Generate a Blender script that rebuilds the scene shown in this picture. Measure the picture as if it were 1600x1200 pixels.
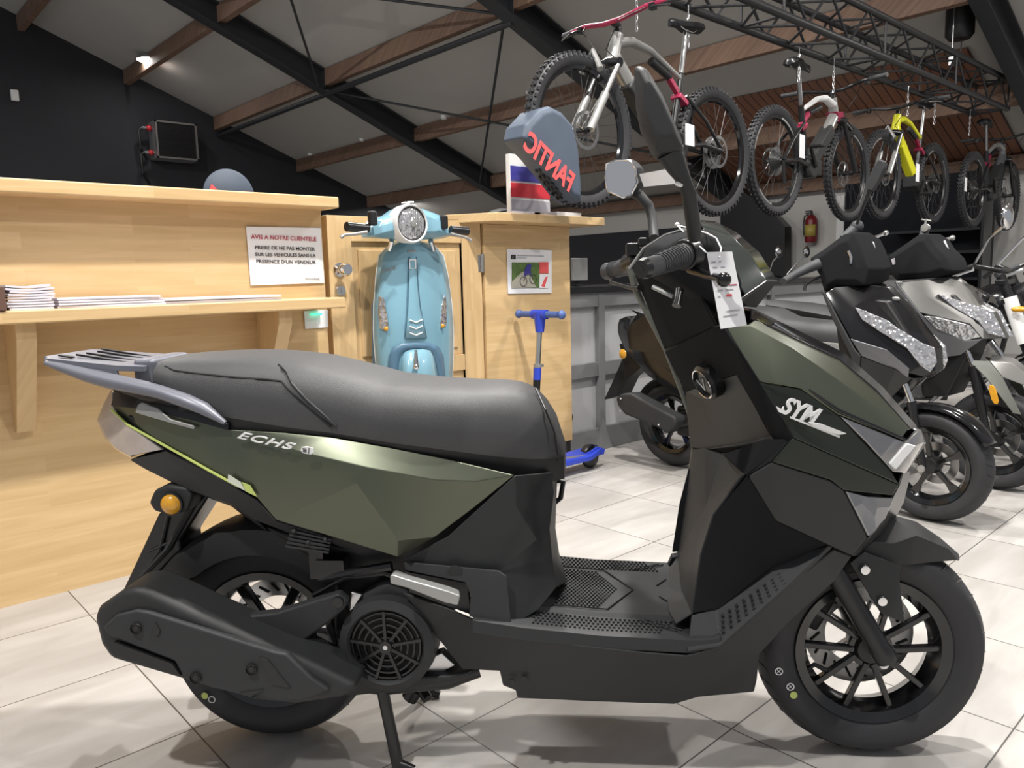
import bpy, bmesh, math, random
from mathutils import Vector, Matrix
random.seed(7)
for o in list(bpy.data.objects): bpy.data.objects.remove(o)
SC = bpy.context.scene
COL = SC.collection

# ------------------------------------------------------------------ camera
CAM_H, FPX = 1.046, 1201.0
_p, _r, _y = math.radians(7.793), math.radians(1.497), math.radians(47.606)
_f = Vector((math.cos(_y)*math.cos(_p), math.sin(_y)*math.cos(_p), -math.sin(_p)))
_rt = Vector((math.sin(_y), -math.cos(_y), 0)); _dn = _f.cross(_rt)
_rt, _dn = (math.cos(_r)*_rt + math.sin(_r)*_dn), (-math.sin(_r)*_rt + math.cos(_r)*_dn)
CAM = Vector((0, 0, CAM_H))
cd = bpy.data.cameras.new('camera'); cam = bpy.data.objects.new('camera', cd); COL.objects.link(cam)
cd.sensor_width = 36; cd.lens = FPX/1600*36; cd.clip_start = .05; cd.clip_end = 100
cam.matrix_world = Matrix(((_rt.x, -_dn.x, -_f.x, 0), (_rt.y, -_dn.y, -_f.y, 0), (_rt.z, -_dn.z, -_f.z, CAM_H), (0, 0, 0, 1)))
SC.camera = cam
SC.view_settings.view_transform = 'Standard'; SC.view_settings.look = 'None'
SC.view_settings.exposure = 0.0; SC.view_settings.gamma = 1; SC.view_settings.use_curve_mapping = False

def ray(x, y): return _rt*((x-800)/FPX) + _dn*((y-600)/FPX) + _f
def on(axis, val, x, y):                      # point where a sight line meets the plane axis = val
    d = ray(x, y); return CAM + d*((val-CAM[axis])/d[axis])

# ------------------------------------------------------------------ world and lamps' light
w = bpy.data.worlds.new('world'); SC.world = w; w.use_nodes = True
w.node_tree.nodes['Background'].inputs[0].default_value = (.90, .93, 1, 1)
w.node_tree.nodes['Background'].inputs[1].default_value = .38
LAMPS = [  # x, y, z, watts   (high-bay lamps along the ridge side and over the row)
    (1.75, 1.15, 4.5, 200), (2.7, 2.5, 4.6, 120), (4.6, 0.4, 4.1, 80), (-1.3, 1.0, 4.9, 185), (4.4, 4.6, 4.3, 80),
    (7.4, 1.0, 3.1, 42), (4.5, 13.3, 4.64, 60), (9.45, 13.5, 2.68, 30), (1.6, 8.8, 4.9, 185), (2.2, -2.2, 4.9, 120)]

# ------------------------------------------------------------------ materials
def newmat(name):
    m = bpy.data.materials.new(name); m.use_nodes = True
    return m, m.node_tree.nodes, m.node_tree.links, m.node_tree.nodes['Principled BSDF']
def mat(name, col, rough=.5, metal=0, noise=0, scale=20, bump=0, bscale=200, coat=0, spec=.5, trans=0, emit=0, alpha=1, stretch=None):
    m, n, l, b = newmat(name)
    b.inputs['Base Color'].default_value = (*col, 1); b.inputs['Roughness'].default_value = rough
    b.inputs['Metallic'].default_value = metal; b.inputs['Coat Weight'].default_value = coat
    b.inputs['Specular IOR Level'].default_value = spec; b.inputs['Transmission Weight'].default_value = trans
    b.inputs['Alpha'].default_value = alpha; b.inputs['Coat Roughness'].default_value = .08
    if emit: b.inputs['Emission Color'].default_value = (*col, 1); b.inputs['Emission Strength'].default_value = emit
    if noise or bump or stretch:
        tc = n.new('ShaderNodeTexCoord'); mp = n.new('ShaderNodeMapping'); l.new(tc.outputs['Object'], mp.inputs[0])
        if stretch: mp.inputs['Scale'].default_value = stretch
    if noise:
        t = n.new('ShaderNodeTexNoise'); t.inputs['Scale'].default_value = scale; t.inputs['Detail'].default_value = 5
        l.new(mp.outputs[0], t.inputs[0]); r = n.new('ShaderNodeMix'); r.data_type = 'RGBA'
        r.inputs[6].default_value = (*[c*(1-noise) for c in col], 1); r.inputs[7].default_value = (*[min(1, c*(1+noise)) for c in col], 1)
        l.new(t.outputs[0], r.inputs[0]); l.new(r.outputs[2], b.inputs['Base Color'])
    if bump:
        t = n.new('ShaderNodeTexNoise'); t.inputs['Scale'].default_value = bscale; l.new(mp.outputs[0], t.inputs[0])
        bp = n.new('ShaderNodeBump'); bp.inputs['Strength'].default_value = bump; bp.inputs['Distance'].default_value = .002
        l.new(t.outputs[0], bp.inputs['Height']); l.new(bp.outputs[0], b.inputs['Normal'])
    return m
def N(nt, typ, **kw):
    n = nt.nodes.new(typ)
    for k, v in kw.items():
        if k.startswith('i'): n.inputs[int(k[1:])].default_value = v
        else: setattr(n, k, v)
    return n
def mixc(nt, fac, a, b, blend='MIX'):
    m = N(nt, 'ShaderNodeMix', data_type='RGBA', blend_type=blend)
    for i, v in ((0, fac), (6, a), (7, b)):
        if isinstance(v, bpy.types.NodeSocket): nt.links.new(v, m.inputs[i])
        elif i == 0: m.inputs[0].default_value = v
        else: m.inputs[i].default_value = (*v, 1)
    return m.outputs[2]
def mathn(nt, op, a, b=0):
    m = N(nt, 'ShaderNodeMath', operation=op)
    for i, v in ((0, a), (1, b)):
        if isinstance(v, bpy.types.NodeSocket): nt.links.new(v, m.inputs[i])
        else: m.inputs[i].default_value = v
    return m.outputs[0]
def wood_mat(name, c1, c2, grain=(.8, 9, 9), stave=(.55, .062), rough=.42, swap=False, contrast=1):
    m, n, l, b = newmat(name); nt = m.node_tree
    tc = n.new('ShaderNodeTexCoord'); sp = n.new('ShaderNodeSeparateXYZ'); l.new(tc.outputs['Object'], sp.inputs[0])
    cb = n.new('ShaderNodeCombineXYZ')
    a, c = ('X', 'Z') if not swap else ('Z', 'X')
    l.new(mathn(nt, 'ADD', sp.outputs[a], mathn(nt, 'MULTIPLY', sp.outputs['Y'], .37)), cb.inputs[0])
    l.new(mathn(nt, 'ADD', sp.outputs[c], mathn(nt, 'MULTIPLY', sp.outputs['Y'], .91)), cb.inputs[1])
    br = N(nt, 'ShaderNodeTexBrick'); l.new(cb.outputs[0], br.inputs[0])
    br.inputs['Scale'].default_value = 1; br.inputs['Brick Width'].default_value = stave[0]; br.inputs['Row Height'].default_value = stave[1]
    br.inputs['Mortar Size'].default_value = .0006; br.inputs['Color1'].default_value = (0, 0, 0, 1); br.inputs['Color2'].default_value = (1, 1, 1, 1)
    br.inputs['Mortar'].default_value = (.3, .3, .3, 1); br.offset = .37
    mp = N(nt, 'ShaderNodeMapping'); mp.inputs['Scale'].default_value = (1.2, 16, 1); l.new(cb.outputs[0], mp.inputs[0])
    # shift the grain from stave to stave
    ad = N(nt, 'ShaderNodeVectorMath', operation='ADD'); l.new(mp.outputs[0], ad.inputs[0])
    sc = N(nt, 'ShaderNodeVectorMath', operation='SCALE'); l.new(br.outputs['Color'], sc.inputs[0]); sc.inputs['Scale'].default_value = 7
    l.new(sc.outputs[0], ad.inputs[1])
    g = N(nt, 'ShaderNodeTexNoise'); g.inputs['Scale'].default_value = 2.2; g.inputs['Detail'].default_value = 8; g.inputs['Distortion'].default_value = .8
    l.new(ad.outputs[0], g.inputs[0])
    gr = N(nt, 'ShaderNodeMapRange'); l.new(g.outputs[0], gr.inputs[0]); gr.inputs[1].default_value = .35; gr.inputs[2].default_value = .7
    base = mixc(nt, gr.outputs[0], c1, c2)
    dark = tuple(x*.88 for x in c2)
    fac = mathn(nt, 'MULTIPLY', br.outputs['Color'], .45*contrast)
    col = mixc(nt, fac, base, dark)
    l.new(col, b.inputs['Base Color']); b.inputs['Roughness'].default_value = rough
    return m
M = {}
M['wood'] = wood_mat('pale_ash', (.70, .50, .265), (.60, .405, .195))
M['wood_v'] = wood_mat('pale_ash_upright', (.70, .50, .265), (.61, .41, .20), swap=True)
M['purlin'] = wood_mat('old_pine_beam', (.26, .165, .115), (.15, .088, .06), stave=(3, .5), rough=.7)
M['plank'] = None
M['steel'] = mat('dark_painted_steel', (.022, .024, .028), .5, noise=.2, scale=6)
M['truss'] = mat('black_aluminium_truss', (.018, .018, .02), .45, metal=.2)
M['blackwall'] = mat('black_painted_wall', (.017, .018, .023), .75, noise=.15, scale=3)
M['whitewall'] = mat('off_white_wall', (.50, .49, .47), .8, noise=.04, scale=3)
M['ceil'] = mat('grey_ceiling_panel', (.47, .455, .43), .45, noise=.06, scale=1.2)
M['paper'] = mat('white_paper', (.80, .80, .82), .6)
M['paperlilac'] = mat('page_edges', (.72, .68, .74), .7, noise=.1, scale=400, stretch=(.02, .02, 1))
M['ink'] = mat('black_ink', (.03, .03, .035), .6)
M['redink'] = mat('red_ink', (.45, .04, .07), .6)
M['greyink'] = mat('grey_ink', (.35, .35, .37), .6)
M['plastic'] = mat('matte_black_plastic', (.022, .023, .024), .5, spec=.35, bump=.25, bscale=900)
M['plastic2'] = mat('charcoal_plastic', (.030, .031, .033), .55, spec=.3, bump=.2, bscale=900)
M['gloss'] = mat('gloss_black', (.008, .008, .009), .14, coat=.15, spec=.4)
M['matte'] = mat('dull_black_plastic', (.016, .0165, .018), .8, spec=.05)
M['satin'] = mat('satin_black', (.010, .010, .011), .3)
M['deep'] = mat('black_metal', (.008, .008, .009), .45)
M['rubber'] = mat('tyre_rubber', (.022, .022, .025), .62, bump=.15, bscale=300)
M['grip'] = mat('grip_rubber', (.04, .042, .046), .6)
M['green'] = mat('matte_olive_green', (.118, .129, .095), .34, metal=.8, noise=.05, scale=900)
M['greendark'] = mat('dark_olive_black', (.030, .034, .027), .34, metal=.5)
M['seat'] = mat('seat_vinyl', (.050, .050, .052), .52, bump=.3, bscale=700)
M['seat2'] = mat('pillion_vinyl', (.050, .048, .052), .5, bump=.5, bscale=500, stretch=(1, 1, 4))
M['rack'] = mat('slate_grey_coating', (.16, .165, .195), .42, metal=.2)
M['chrome'] = mat('chrome', (.75, .75, .76), .12, metal=1)
M['alu'] = mat('brushed_aluminium', (.62, .62, .63), .32, metal=1)
M['silver'] = mat('silver_paint', (.34, .34, .33), .35, metal=.5)
M['white'] = mat('white_plastic', (.75, .75, .74), .35)
def lens_mat(name, c, sc_, rough=.12):
    m, n, l, b = newmat(name); nt = m.node_tree
    tc = n.new('ShaderNodeTexCoord'); v = N(nt, 'ShaderNodeTexVoronoi'); v.inputs['Scale'].default_value = sc_; l.new(tc.outputs['Object'], v.inputs[0])
    bp = N(nt, 'ShaderNodeBump'); bp.inputs['Strength'].default_value = .9; bp.inputs['Distance'].default_value = .006
    l.new(v.outputs['Distance'], bp.inputs['Height']); l.new(bp.outputs[0], b.inputs['Normal'])
    cr = mixc(nt, v.outputs['Color'], tuple(x*.55 for x in c), c); l.new(cr, b.inputs['Base Color'])  # tone per cell puts the sparkle of the facets into the colour
    b.inputs['Metallic'].default_value = .75; b.inputs['Roughness'].default_value = rough; b.inputs['Coat Weight'].default_value = .8; b.inputs['Coat Roughness'].default_value = .04
    return m
M['lens'] = lens_mat('faceted_clear_lens', (.70, .70, .72), 55)
M['lensdark'] = lens_mat('smoky_clear_lens', (.34, .34, .35), 14, .2)
M['lenstail'] = mat('frosted_tail_lens', (.42, .38, .37), .18, coat=.6, noise=.25, scale=18)
M['glass'] = mat('clear_cover', (.9, .9, .92), .03, trans=1)
M['smoke'] = mat('smoked_screen', (.03, .035, .033), .08, coat=.5, alpha=.93)
M['amber'] = mat('amber_lens', (.62, .30, .02), .25, coat=.4, noise=.2, scale=80)
M['redlens'] = mat('red_plastic', (.5, .02, .03), .25)
M['lime'] = mat('lime_decal', (.50, .58, .16), .4)
M['paleline'] = mat('pale_decal', (.62, .65, .55), .4)
M['blue'] = mat('light_blue_paint', (.195, .375, .47), .28, coat=.4)
M['bluedark'] = mat('shaded_blue_paint', (.09, .18, .27), .4)  # darker copy of the light blue, shade of recess and grooves in the colour
M['royal'] = mat('royal_blue_plastic', (.03, .06, .48), .35)
M['slateblue'] = mat('slate_blue_foam', (.07, .12, .32), .5)
M['steelgrey'] = mat('grey_metal_frame', (.17, .17, .175), .5)
M['panelgrey'] = mat('light_grey_panel', (.40, .40, .41), .55)
M['worktop'] = mat('black_worktop', (.012, .012, .014), .2)
M['navy'] = mat('navy_fabric', (.065, .085, .12), .6, noise=.2, scale=6, bump=.5, bscale=12)
M['redprint'] = mat('coral_print', (.75, .10, .10), .5)
M['fred'] = mat('extinguisher_red', (.16, .01, .014), .35)
M['yellow'] = mat('signal_yellow', (.68, .66, .02), .35)
M['labely'] = mat('aged_yellow_label', (.38, .30, .06), .5)
M['lblue'] = mat('label_blue', (.05, .045, .28), .5)
M['lred'] = mat('label_red', (.52, .03, .045), .5)
M['lgrey'] = mat('label_grey', (.38, .36, .39), .5)
M['lampface'] = mat('lit_lamp_face', (1, .99, .96), .5, emit=30)
M['led'] = mat('green_led', (.1, .9, .5), .5, emit=1.2)
M['screen'] = mat('navy_black_display', (.003, .004, .007), .5, spec=.15)
M['edgeblue'] = mat('blue_edge_light', (.2, .45, .8), .3, emit=.5)
M['photo'] = mat('printed_foliage', (.10, .17, .045), .5, noise=.7, scale=60)
M['path'] = mat('printed_path', (.42, .40, .33), .5, noise=.2, scale=40)
M['brown'] = mat('brown_leather', (.13, .07, .05), .5)
M['silvergrey'] = mat('warm_silver_paint', (.15, .147, .14), .32, metal=.6, coat=.3)
M['greypaint'] = mat('mid_grey_paint', (.16, .16, .17), .3, metal=.5)
M['olivegrey'] = mat('grey_green_plastic', (.11, .115, .10), .45)
M['mirror'] = mat('mirror_glass', (.8, .8, .8), .03, metal=1)
M['rim'] = mat('gloss_black_rim', (.009, .009, .010), .12, coat=.3)
M['spoke'] = mat('wire_spoke', (.10, .10, .10), .35, metal=.8)
M['discm'] = mat('brake_disc_steel', (.30, .30, .30), .35, metal=1)
M['pink'] = mat('magenta_anodised', (.35, .03, .08), .35, metal=.4)
def plank_mat():
    m, n, l, b = newmat('varnished_red_planks'); nt = m.node_tree
    tc = n.new('ShaderNodeTexCoord'); sp = n.new('ShaderNodeSeparateXYZ'); l.new(tc.outputs['Object'], sp.inputs[0])
    fr = mathn(nt, 'FRACT', mathn(nt, 'DIVIDE', sp.outputs['Y'], .1)); ln = mathn(nt, 'LESS_THAN', fr, .13)
    t = N(nt, 'ShaderNodeTexNoise'); mp = N(nt, 'ShaderNodeMapping'); mp.inputs['Scale'].default_value = (.5, 8, 1)
    l.new(tc.outputs['Object'], mp.inputs[0]); l.new(mp.outputs[0], t.inputs[0]); t.inputs['Scale'].default_value = 2
    c = mixc(nt, t.outputs[0], (.30, .14, .085), (.20, .095, .06)); c = mixc(nt, ln, c, (.05, .02, .015))
    l.new(c, b.inputs['Base Color']); b.inputs['Roughness'].default_value = .4
    return m
M['plank'] = plank_mat()
def floor_mat():
    m, n, l, b = newmat('grey_stone_tiles'); nt = m.node_tree
    g = n.new('ShaderNodeNewGeometry'); sp = n.new('ShaderNodeSeparateXYZ'); l.new(g.outputs['Position'], sp.inputs[0])
    def line(s, off):
        f = mathn(nt, 'FRACT', mathn(nt, 'DIVIDE', mathn(nt, 'SUBTRACT', s, off), .45))
        d = mathn(nt, 'SUBTRACT', .5, mathn(nt, 'ABSOLUTE', mathn(nt, 'SUBTRACT', f, .5)))
        return mathn(nt, 'LESS_THAN', d, .0042), mathn(nt, 'FLOOR', mathn(nt, 'DIVIDE', mathn(nt, 'SUBTRACT', s, off), .45))
    lx, cx = line(sp.outputs[0], .5758-9); ly, cy = line(sp.outputs[1], .4431-9)
    grout = mathn(nt, 'MAXIMUM', lx, ly)
    cb = n.new('ShaderNodeCombineXYZ'); l.new(cx, cb.inputs[0]); l.new(cy, cb.inputs[1])
    wn = N(nt, 'ShaderNodeTexWhiteNoise', noise_dimensions='2D'); l.new(cb.outputs[0], wn.inputs[0])
    mp = N(nt, 'ShaderNodeMapping'); mp.inputs['Scale'].default_value = (1.2, 5, 1); mp.inputs['Rotation'].default_value = (0, 0, .05)
    l.new(g.outputs['Position'], mp.inputs[0])
    ad = N(nt, 'ShaderNodeVectorMath', operation='ADD'); sc = N(nt, 'ShaderNodeVectorMath', operation='SCALE')
    l.new(wn.outputs['Color'], sc.inputs[0]); sc.inputs['Scale'].default_value = 9; l.new(mp.outputs[0], ad.inputs[0]); l.new(sc.outputs[0], ad.inputs[1])
    t = N(nt, 'ShaderNodeTexNoise'); t.inputs['Scale'].default_value = 2.4; t.inputs['Detail'].default_value = 7; t.inputs['Distortion'].default_value = .5
    l.new(ad.outputs[0], t.inputs[0])
    mr = N(nt, 'ShaderNodeMapRange'); l.new(t.outputs[0], mr.inputs[0]); mr.inputs[1].default_value = .3; mr.inputs[2].default_value = .72
    c = mixc(nt, mr.outputs[0], (.355, .335, .315), (.47, .455, .435)); c = mixc(nt, mathn(nt, 'MULTIPLY', wn.outputs[0], .25), c, (.33, .31, .295))
    c = mixc(nt, grout, c, (.07, .065, .06)); l.new(c, b.inputs['Base Color'])
    b.inputs['Roughness'].default_value = .42; l.new(mathn(nt, 'ADD', mathn(nt, 'MULTIPLY', t.outputs[0], .2), .28), b.inputs['Roughness'])
    return m
M['floor'] = floor_mat()

# ------------------------------------------------------------------ mesh helpers
def tagp(o, label=None, cat=None, group=None, kind=None):
    for k, v in (('label', label), ('category', cat), ('group', group), ('kind', kind)):
        if v: o[k] = v
    return o
def thing(name, label, cat, loc=(0, 0, 0), rz=0, group=None, parent=None):
    o = bpy.data.objects.new(name, None); COL.objects.link(o); o.empty_display_size = .1
    o.location = loc; o.rotation_euler = (0, 0, rz)
    return tagp(o, label, cat, group)
def copy_tree(o, parent=None):
    c = o.copy(); COL.objects.link(c)
    if parent is not None: c.parent = parent
    for ch in [x for x in bpy.data.objects if x.parent == o]: copy_tree(ch, c)
    return c
class MB:
    def __init__(s): s.v = []; s.f = []
    def add(s, vs, fs):
        k = len(s.v); s.v += [Vector(v) for v in vs]; s.f += [tuple(i+k for i in f) for f in fs]; return s
    def box(s, c, d, rot=None):
        c = Vector(c); vs = []
        for x in (-.5, .5):
            for y in (-.5, .5):
                for z in (-.5, .5):
                    p = Vector((x*d[0], y*d[1], z*d[2]))
                    if rot is not None: p = rot @ p
                    vs.append(c+p)
        return s.add(vs, [(0, 1, 3, 2), (4, 6, 7, 5), (0, 4, 5, 1), (2, 3, 7, 6), (0, 2, 6, 4), (1, 5, 7, 3)])
    def box2(s, a, b):
        a, b = Vector(a), Vector(b); return s.box((a+b)/2, [abs(x) for x in (b-a)])
    def bar(s, a, b, wd, ht, up=(0, 0, 1)):          # rectangular bar from a to b
        a, b = Vector(a), Vector(b); d = b-a; x = d.normalized(); y = Vector(up).cross(x).normalized(); z = x.cross(y)
        return s.box((a+b)/2, (d.length, wd, ht), Matrix((x, y, z)).transposed())
    def tube(s, pts, r, n=12, cap=True, closed=False, flat=None):
        pts = [Vector(p) for p in pts]; m = len(pts); rs = r if isinstance(r, (list, tuple)) else [r]*m
        rings = []; prev = None
        for i, p in enumerate(pts):
            a = pts[i-1] if (i > 0 or closed) else p; b = pts[(i+1) % m] if (i < m-1 or closed) else p
            t = (b-a).normalized()
            if prev is None:
                h = Vector((0, 0, 1)) if abs(t.z) < .9 else Vector((1, 0, 0)); x = t.cross(h).normalized()
            else: x = (prev - t*prev.dot(t)).normalized()
            prev = x; y = t.cross(x)
            fy = flat if flat else 1
            rings.append([p + x*math.cos(2*math.pi*k/n)*rs[i] + y*math.sin(2*math.pi*k/n)*rs[i]*fy for k in range(n)])
        return s.loft(rings, cap and not closed, closed)
    def loft(s, rings, cap=True, closed=False):
        n = len(rings[0]); vs = [v for r in rings for v in r]; fs = []; m = len(rings)
        for i in range(m if closed else m-1):
            j = (i+1) % m
            for k in range(n): fs.append((i*n+k, i*n+(k+1) % n, j*n+(k+1) % n, j*n+k))
        if cap: fs += [tuple(range(n))[::-1], tuple((m-1)*n+k for k in range(n))]
        return s.add(vs, fs)
    def lathe(s, prof, c=(0, 0, 0), axis=(0, 1, 0), n=48, closed=False, a0=0, a1=2*math.pi, ref=None):
        # prof: (radius, offset along axis)
        ax = Vector(axis).normalized(); c = Vector(c)
        x = Vector(ref) if ref else (Vector((1, 0, 0)) if abs(ax.x) < .9 else Vector((0, 0, 1)))
        x = (x - ax*x.dot(ax)).normalized(); y = ax.cross(x)
        full = abs(a1-a0-2*math.pi) < 1e-6; m = n if full else n+1; rings = []
        for i in range(m):
            a = a0+(a1-a0)*i/n; d = x*math.cos(a)+y*math.sin(a)
            rings.append([c + d*r + ax*h for r, h in prof])
        k = len(prof); vs = [v for r in rings for v in r]; fs = []
        for i in range(m if full else m-1):
            j = (i+1) % m
            for q in range(k if closed else k-1):
                q2 = (q+1) % k; fs.append((i*k+q, j*k+q, j*k+q2, i*k+q2))
        if closed and not full: fs += [tuple(range(k)), tuple((m-1)*k+q for q in range(k))[::-1]]
        return s.add(vs, fs)
    def prism(s, pts, off):
        pts = [Vector(p) for p in pts]; off = Vector(off); n = len(pts)
        return s.add(pts+[p+off for p in pts], [tuple(range(n)), tuple(range(2*n-1, n-1, -1))]+[(i, n+i, n+(i+1) % n, (i+1) % n) for i in range(n)])
    def sphere(s, c, r, n=14, sc=(1, 1, 1)):
        c = Vector(c); m = n//2; vs = []; fs = []
        for i in range(m+1):
            for k in range(n):
                t = math.pi*i/m; p = 2*math.pi*k/n
                vs.append(c+Vector((r*sc[0]*math.sin(t)*math.cos(p), r*sc[1]*math.sin(t)*math.sin(p), r*sc[2]*math.cos(t))))
        for i in range(m):
            for k in range(n): fs.append((i*n+k, (i+1)*n+k, (i+1)*n+(k+1) % n, i*n+(k+1) % n))
        return s.add(vs, fs)
    def build(s, name, m, parent=None, smooth=40, bevel=0, solid=0, sub=0, seg=2, loc=None, fix=True, off=0):
        me = bpy.data.meshes.new(name)
        o0 = Vector(loc) if loc else Vector((0, 0, 0))
        me.from_pydata([tuple(v-o0) for v in s.v], [], s.f); me.update()
        bm = bmesh.new(); bm.from_mesh(me); bmesh.ops.remove_doubles(bm, verts=bm.verts, dist=1e-5)
        if fix: bmesh.ops.recalc_face_normals(bm, faces=bm.faces)
        bm.to_mesh(me); bm.free()
        me.materials.append(m)
        me.shade_smooth()
        if smooth < 180: me.set_sharp_from_angle(angle=math.radians(smooth))
        o = bpy.data.objects.new(name, me); COL.objects.link(o); o.location = o0
        if parent: o.parent = parent
        if solid:
            k = o.modifiers.new('s', 'SOLIDIFY'); k.thickness = solid; k.offset = off
        if bevel:
            k = o.modifiers.new('b', 'BEVEL'); k.width = bevel; k.segments = seg; k.limit_method = 'ANGLE'; k.angle_limit = math.radians(28)
            me.shade_smooth()
            for e in me.edges: e.use_edge_sharp = False
            k.harden_normals = True
        if sub:
            k = o.modifiers.new('u', 'SUBSURF'); k.levels = sub; k.render_levels = sub
        return o
def two_tone(mb, nf, name, m1, m2, parent, smooth=40):     # one mesh, faces from nf on in a second material
    o = mb.build(name, m1, parent, smooth=smooth); o.data.materials.append(m2)
    for p in o.data.polygons:
        if p.index >= nf: p.material_index = 1
    return o
def struct(name, mb, m, **kw): return tagp(mb.build(name, m, **kw), kind='structure')
def text(name, body, size, m, parent, mtx, extrude=.0008, shear=0, xs=1, bold=0, align='LEFT', spacing=1):
    cu = bpy.data.curves.new(name, 'FONT'); cu.body = body; cu.size = size; cu.extrude = extrude; cu.shear = shear; cu.offset = bold
    cu.align_x = align; cu.space_character = spacing
    t = bpy.data.objects.new('t', cu); COL.objects.link(t)
    me = bpy.data.meshes.new_from_object(t.evaluated_get(bpy.context.evaluated_depsgraph_get()))
    bpy.data.objects.remove(t); me.transform(mtx @ Matrix.Diagonal((xs, 1, 1, 1)))
    me.materials.clear(); me.materials.append(m)
    o = bpy.data.objects.new(name, me); COL.objects.link(o)
    if parent: o.parent = parent
    return o
def frame_mtx(o, x, y):                       # origin, x direction, approx y direction
    x = Vector(x).normalized(); y = Vector(y); z = x.cross(y).normalized(); y = z.cross(x); o = Vector(o)
    return Matrix(((x.x, y.x, z.x, o.x), (x.y, y.y, z.y, o.y), (x.z, y.z, z.z, o.z), (0, 0, 0, 1)))
class Frame:                                  # a two-wheeler's own axes: u along it, v towards the camera side, z up
    def __init__(s, rear, front):
        s.O = Vector((*rear, 0)); d = Vector((*front, 0))-s.O; s.wb = d.length; s.U = d/s.wb; s.V = Vector((s.U.y, -s.U.x, 0))
        s.rz = math.atan2(s.U.y, s.U.x)
    def S(s, x, y, v):
        d = ray(x, y); c = CAM-s.O; t = (v-c.dot(s.V))/d.dot(s.V); p = c+d*t
        return Vector((p.dot(s.U), -v, p.z))
def interp(tab, x):
    if x <= tab[0][0]: return tab[0][1]
    for (a, b), (c, d) in zip(tab, tab[1:]):
        if x <= c: return b+(d-b)*(x-a)/(c-a)
    return tab[-1][1]
def cage(name, fr, pts, faces, m, parent, mirror=True, solid=.004, bevel=.003, smooth=40, sub=0, seg=2):
    used = set(' '.join(faces).split()); pts = {k: p for k, p in pts.items() if k in used}
    mb = MB(); ks = list(pts); vs = [fr.S(*pts[k]) if len(pts[k]) == 3 else Vector((pts[k][1], -pts[k][2], pts[k][3])) for k in ks]
    fs = [tuple(ks.index(k) for k in f.split()) for f in faces]
    mb.add(vs, fs)
    if mirror and min(abs(v.y) for v in vs) > .004:       # two separate panels, one on each side
        m2 = MB().add([Vector((v.x, -v.y, v.z)) for v in vs], [f[::-1] for f in fs])
        m2.build(name, m, parent, solid=solid, bevel=bevel, smooth=smooth, sub=sub, seg=seg)
    elif mirror:
        mb.add([Vector((v.x, -v.y, v.z)) for v in vs], [f[::-1] for f in fs])
    return mb.build(name, m, parent, solid=solid, bevel=bevel, smooth=smooth, sub=sub, seg=seg)
# ------------------------------------------------------------------ the hall
ROOF0, SL = 6.5, .3953
def roof(x): return ROOF0 - SL*x
GY, EX, GZ = 14.5, 10.6, 2.31
struct('floor', MB().box2((-3.5, -3, -.05), (EX, GY, 0)), M['floor'])
struct('wall_back', MB().prism([(-3.5, GY, 0), (EX+.2, GY, 0), (EX+.2, GY, roof(EX+.2)), (-3.5, GY, roof(-3.5))], (0, .2, 0)), M['blackwall'])
struct('wall_right', MB().box2((EX, -3, 0), (EX+.2, 6.35, GZ)), M['whitewall'])
struct('wall_far', MB().box2((EX, 6.35, 0), (EX+.2, GY, 1.75)).box2((EX, 6.35, 1.75), (EX+.2, GY, 1.8)), M['blackwall'])
struct('wall_upper', MB().box2((EX+.02, 6.35, 1.8), (EX+.2, GY, GZ)), M['ceil'])
struct('ceiling', MB().prism([(-2, -3, roof(-2)), (EX+.2, -3, roof(EX+.2)), (EX+.2, GY+.2, roof(EX+.2)), (-2, GY+.2, roof(-2))], (.04, 0, .1)), M['ceil'])
cp = MB().prism([(8.5, 2.7, 0), (10.58, 2.7, 0), (10.58, 6.5, 0), (8.5, 6.5, 0)], (0, 0, .02))
for i, v in enumerate(cp.v): cp.v[i] = Vector((v.x, v.y, v.z + roof(v.x) - .03))
struct('trim_1', cp, M['plank'])
# sloped steel portals
def steel_rafter(Y, label, x0=-1.5, x1=10.4, d=.31, fw=.19):
    mb = MB()
    for dz, w_, t in ((-.012, fw, .02), (-d, fw, .022)):
        mb.bar((x0, Y, roof(x0)+dz-.01), (x1, Y, roof(x1)+dz-.01), w_, t)
    mb.bar((x0, Y, roof(x0)-d/2-.01), (x1, Y, roof(x1)-d/2-.01), .014, d-.02)
    for x in (3.0, 5.95, 9.0): mb.box((x, Y, roof(x)-d/2), (.012, fw-.02, d-.04))
    tagp(mb.build('steel_beam', M['steel'], bevel=.002), label, 'beam')
steel_rafter(10.46, 'dark steel I-beam sloping down the ceiling between the far wall lamp and the counter, the farther one')
steel_rafter(6.42, 'dark steel I-beam sloping down behind the white and silver hanging mountain bike')
steel_rafter(2.31, 'wide dark steel I-beam at the top right corner above the truss end', fw=.14)
for X, lab in ((3.0, 'brown timber ceiling beam at the top left corner above the black wall'),
               (4.5, 'brown timber ceiling beam running past the bright round lamp on the left'),
               (6.0, 'long brown timber ceiling beam, second below the lamp, reaching the black wall above the heater'),
               (7.6, 'brown timber ceiling beam meeting the black wall right of the heater'),
               (9.2, 'lowest brown timber ceiling beam, above the light blue scooter front')):
    mb = MB().box2((X-.05, -2.5, roof(X)-.22), (X+.05, GY-.01, roof(X)-.015+.02))
    tagp(mb.build('timber_beam', M['purlin'], bevel=.006), lab, 'beam')
tagp(MB().box2((EX-.16, 2.3, GZ-.17), (EX-.01, GY, GZ-.0)).build('timber_beam', M['purlin'], bevel=.006), 'brown timber plate along the top of the right hand wall', 'beam')
X = 6.02
tagp(MB().tube([(X, GY-.02, roof(X)-.31), (X, 6.43, roof(X)-.31)], .038, 10).build('steel_tube', M['steel']), 'dark round steel tube running beside the middle timber beam', 'tube')
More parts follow.
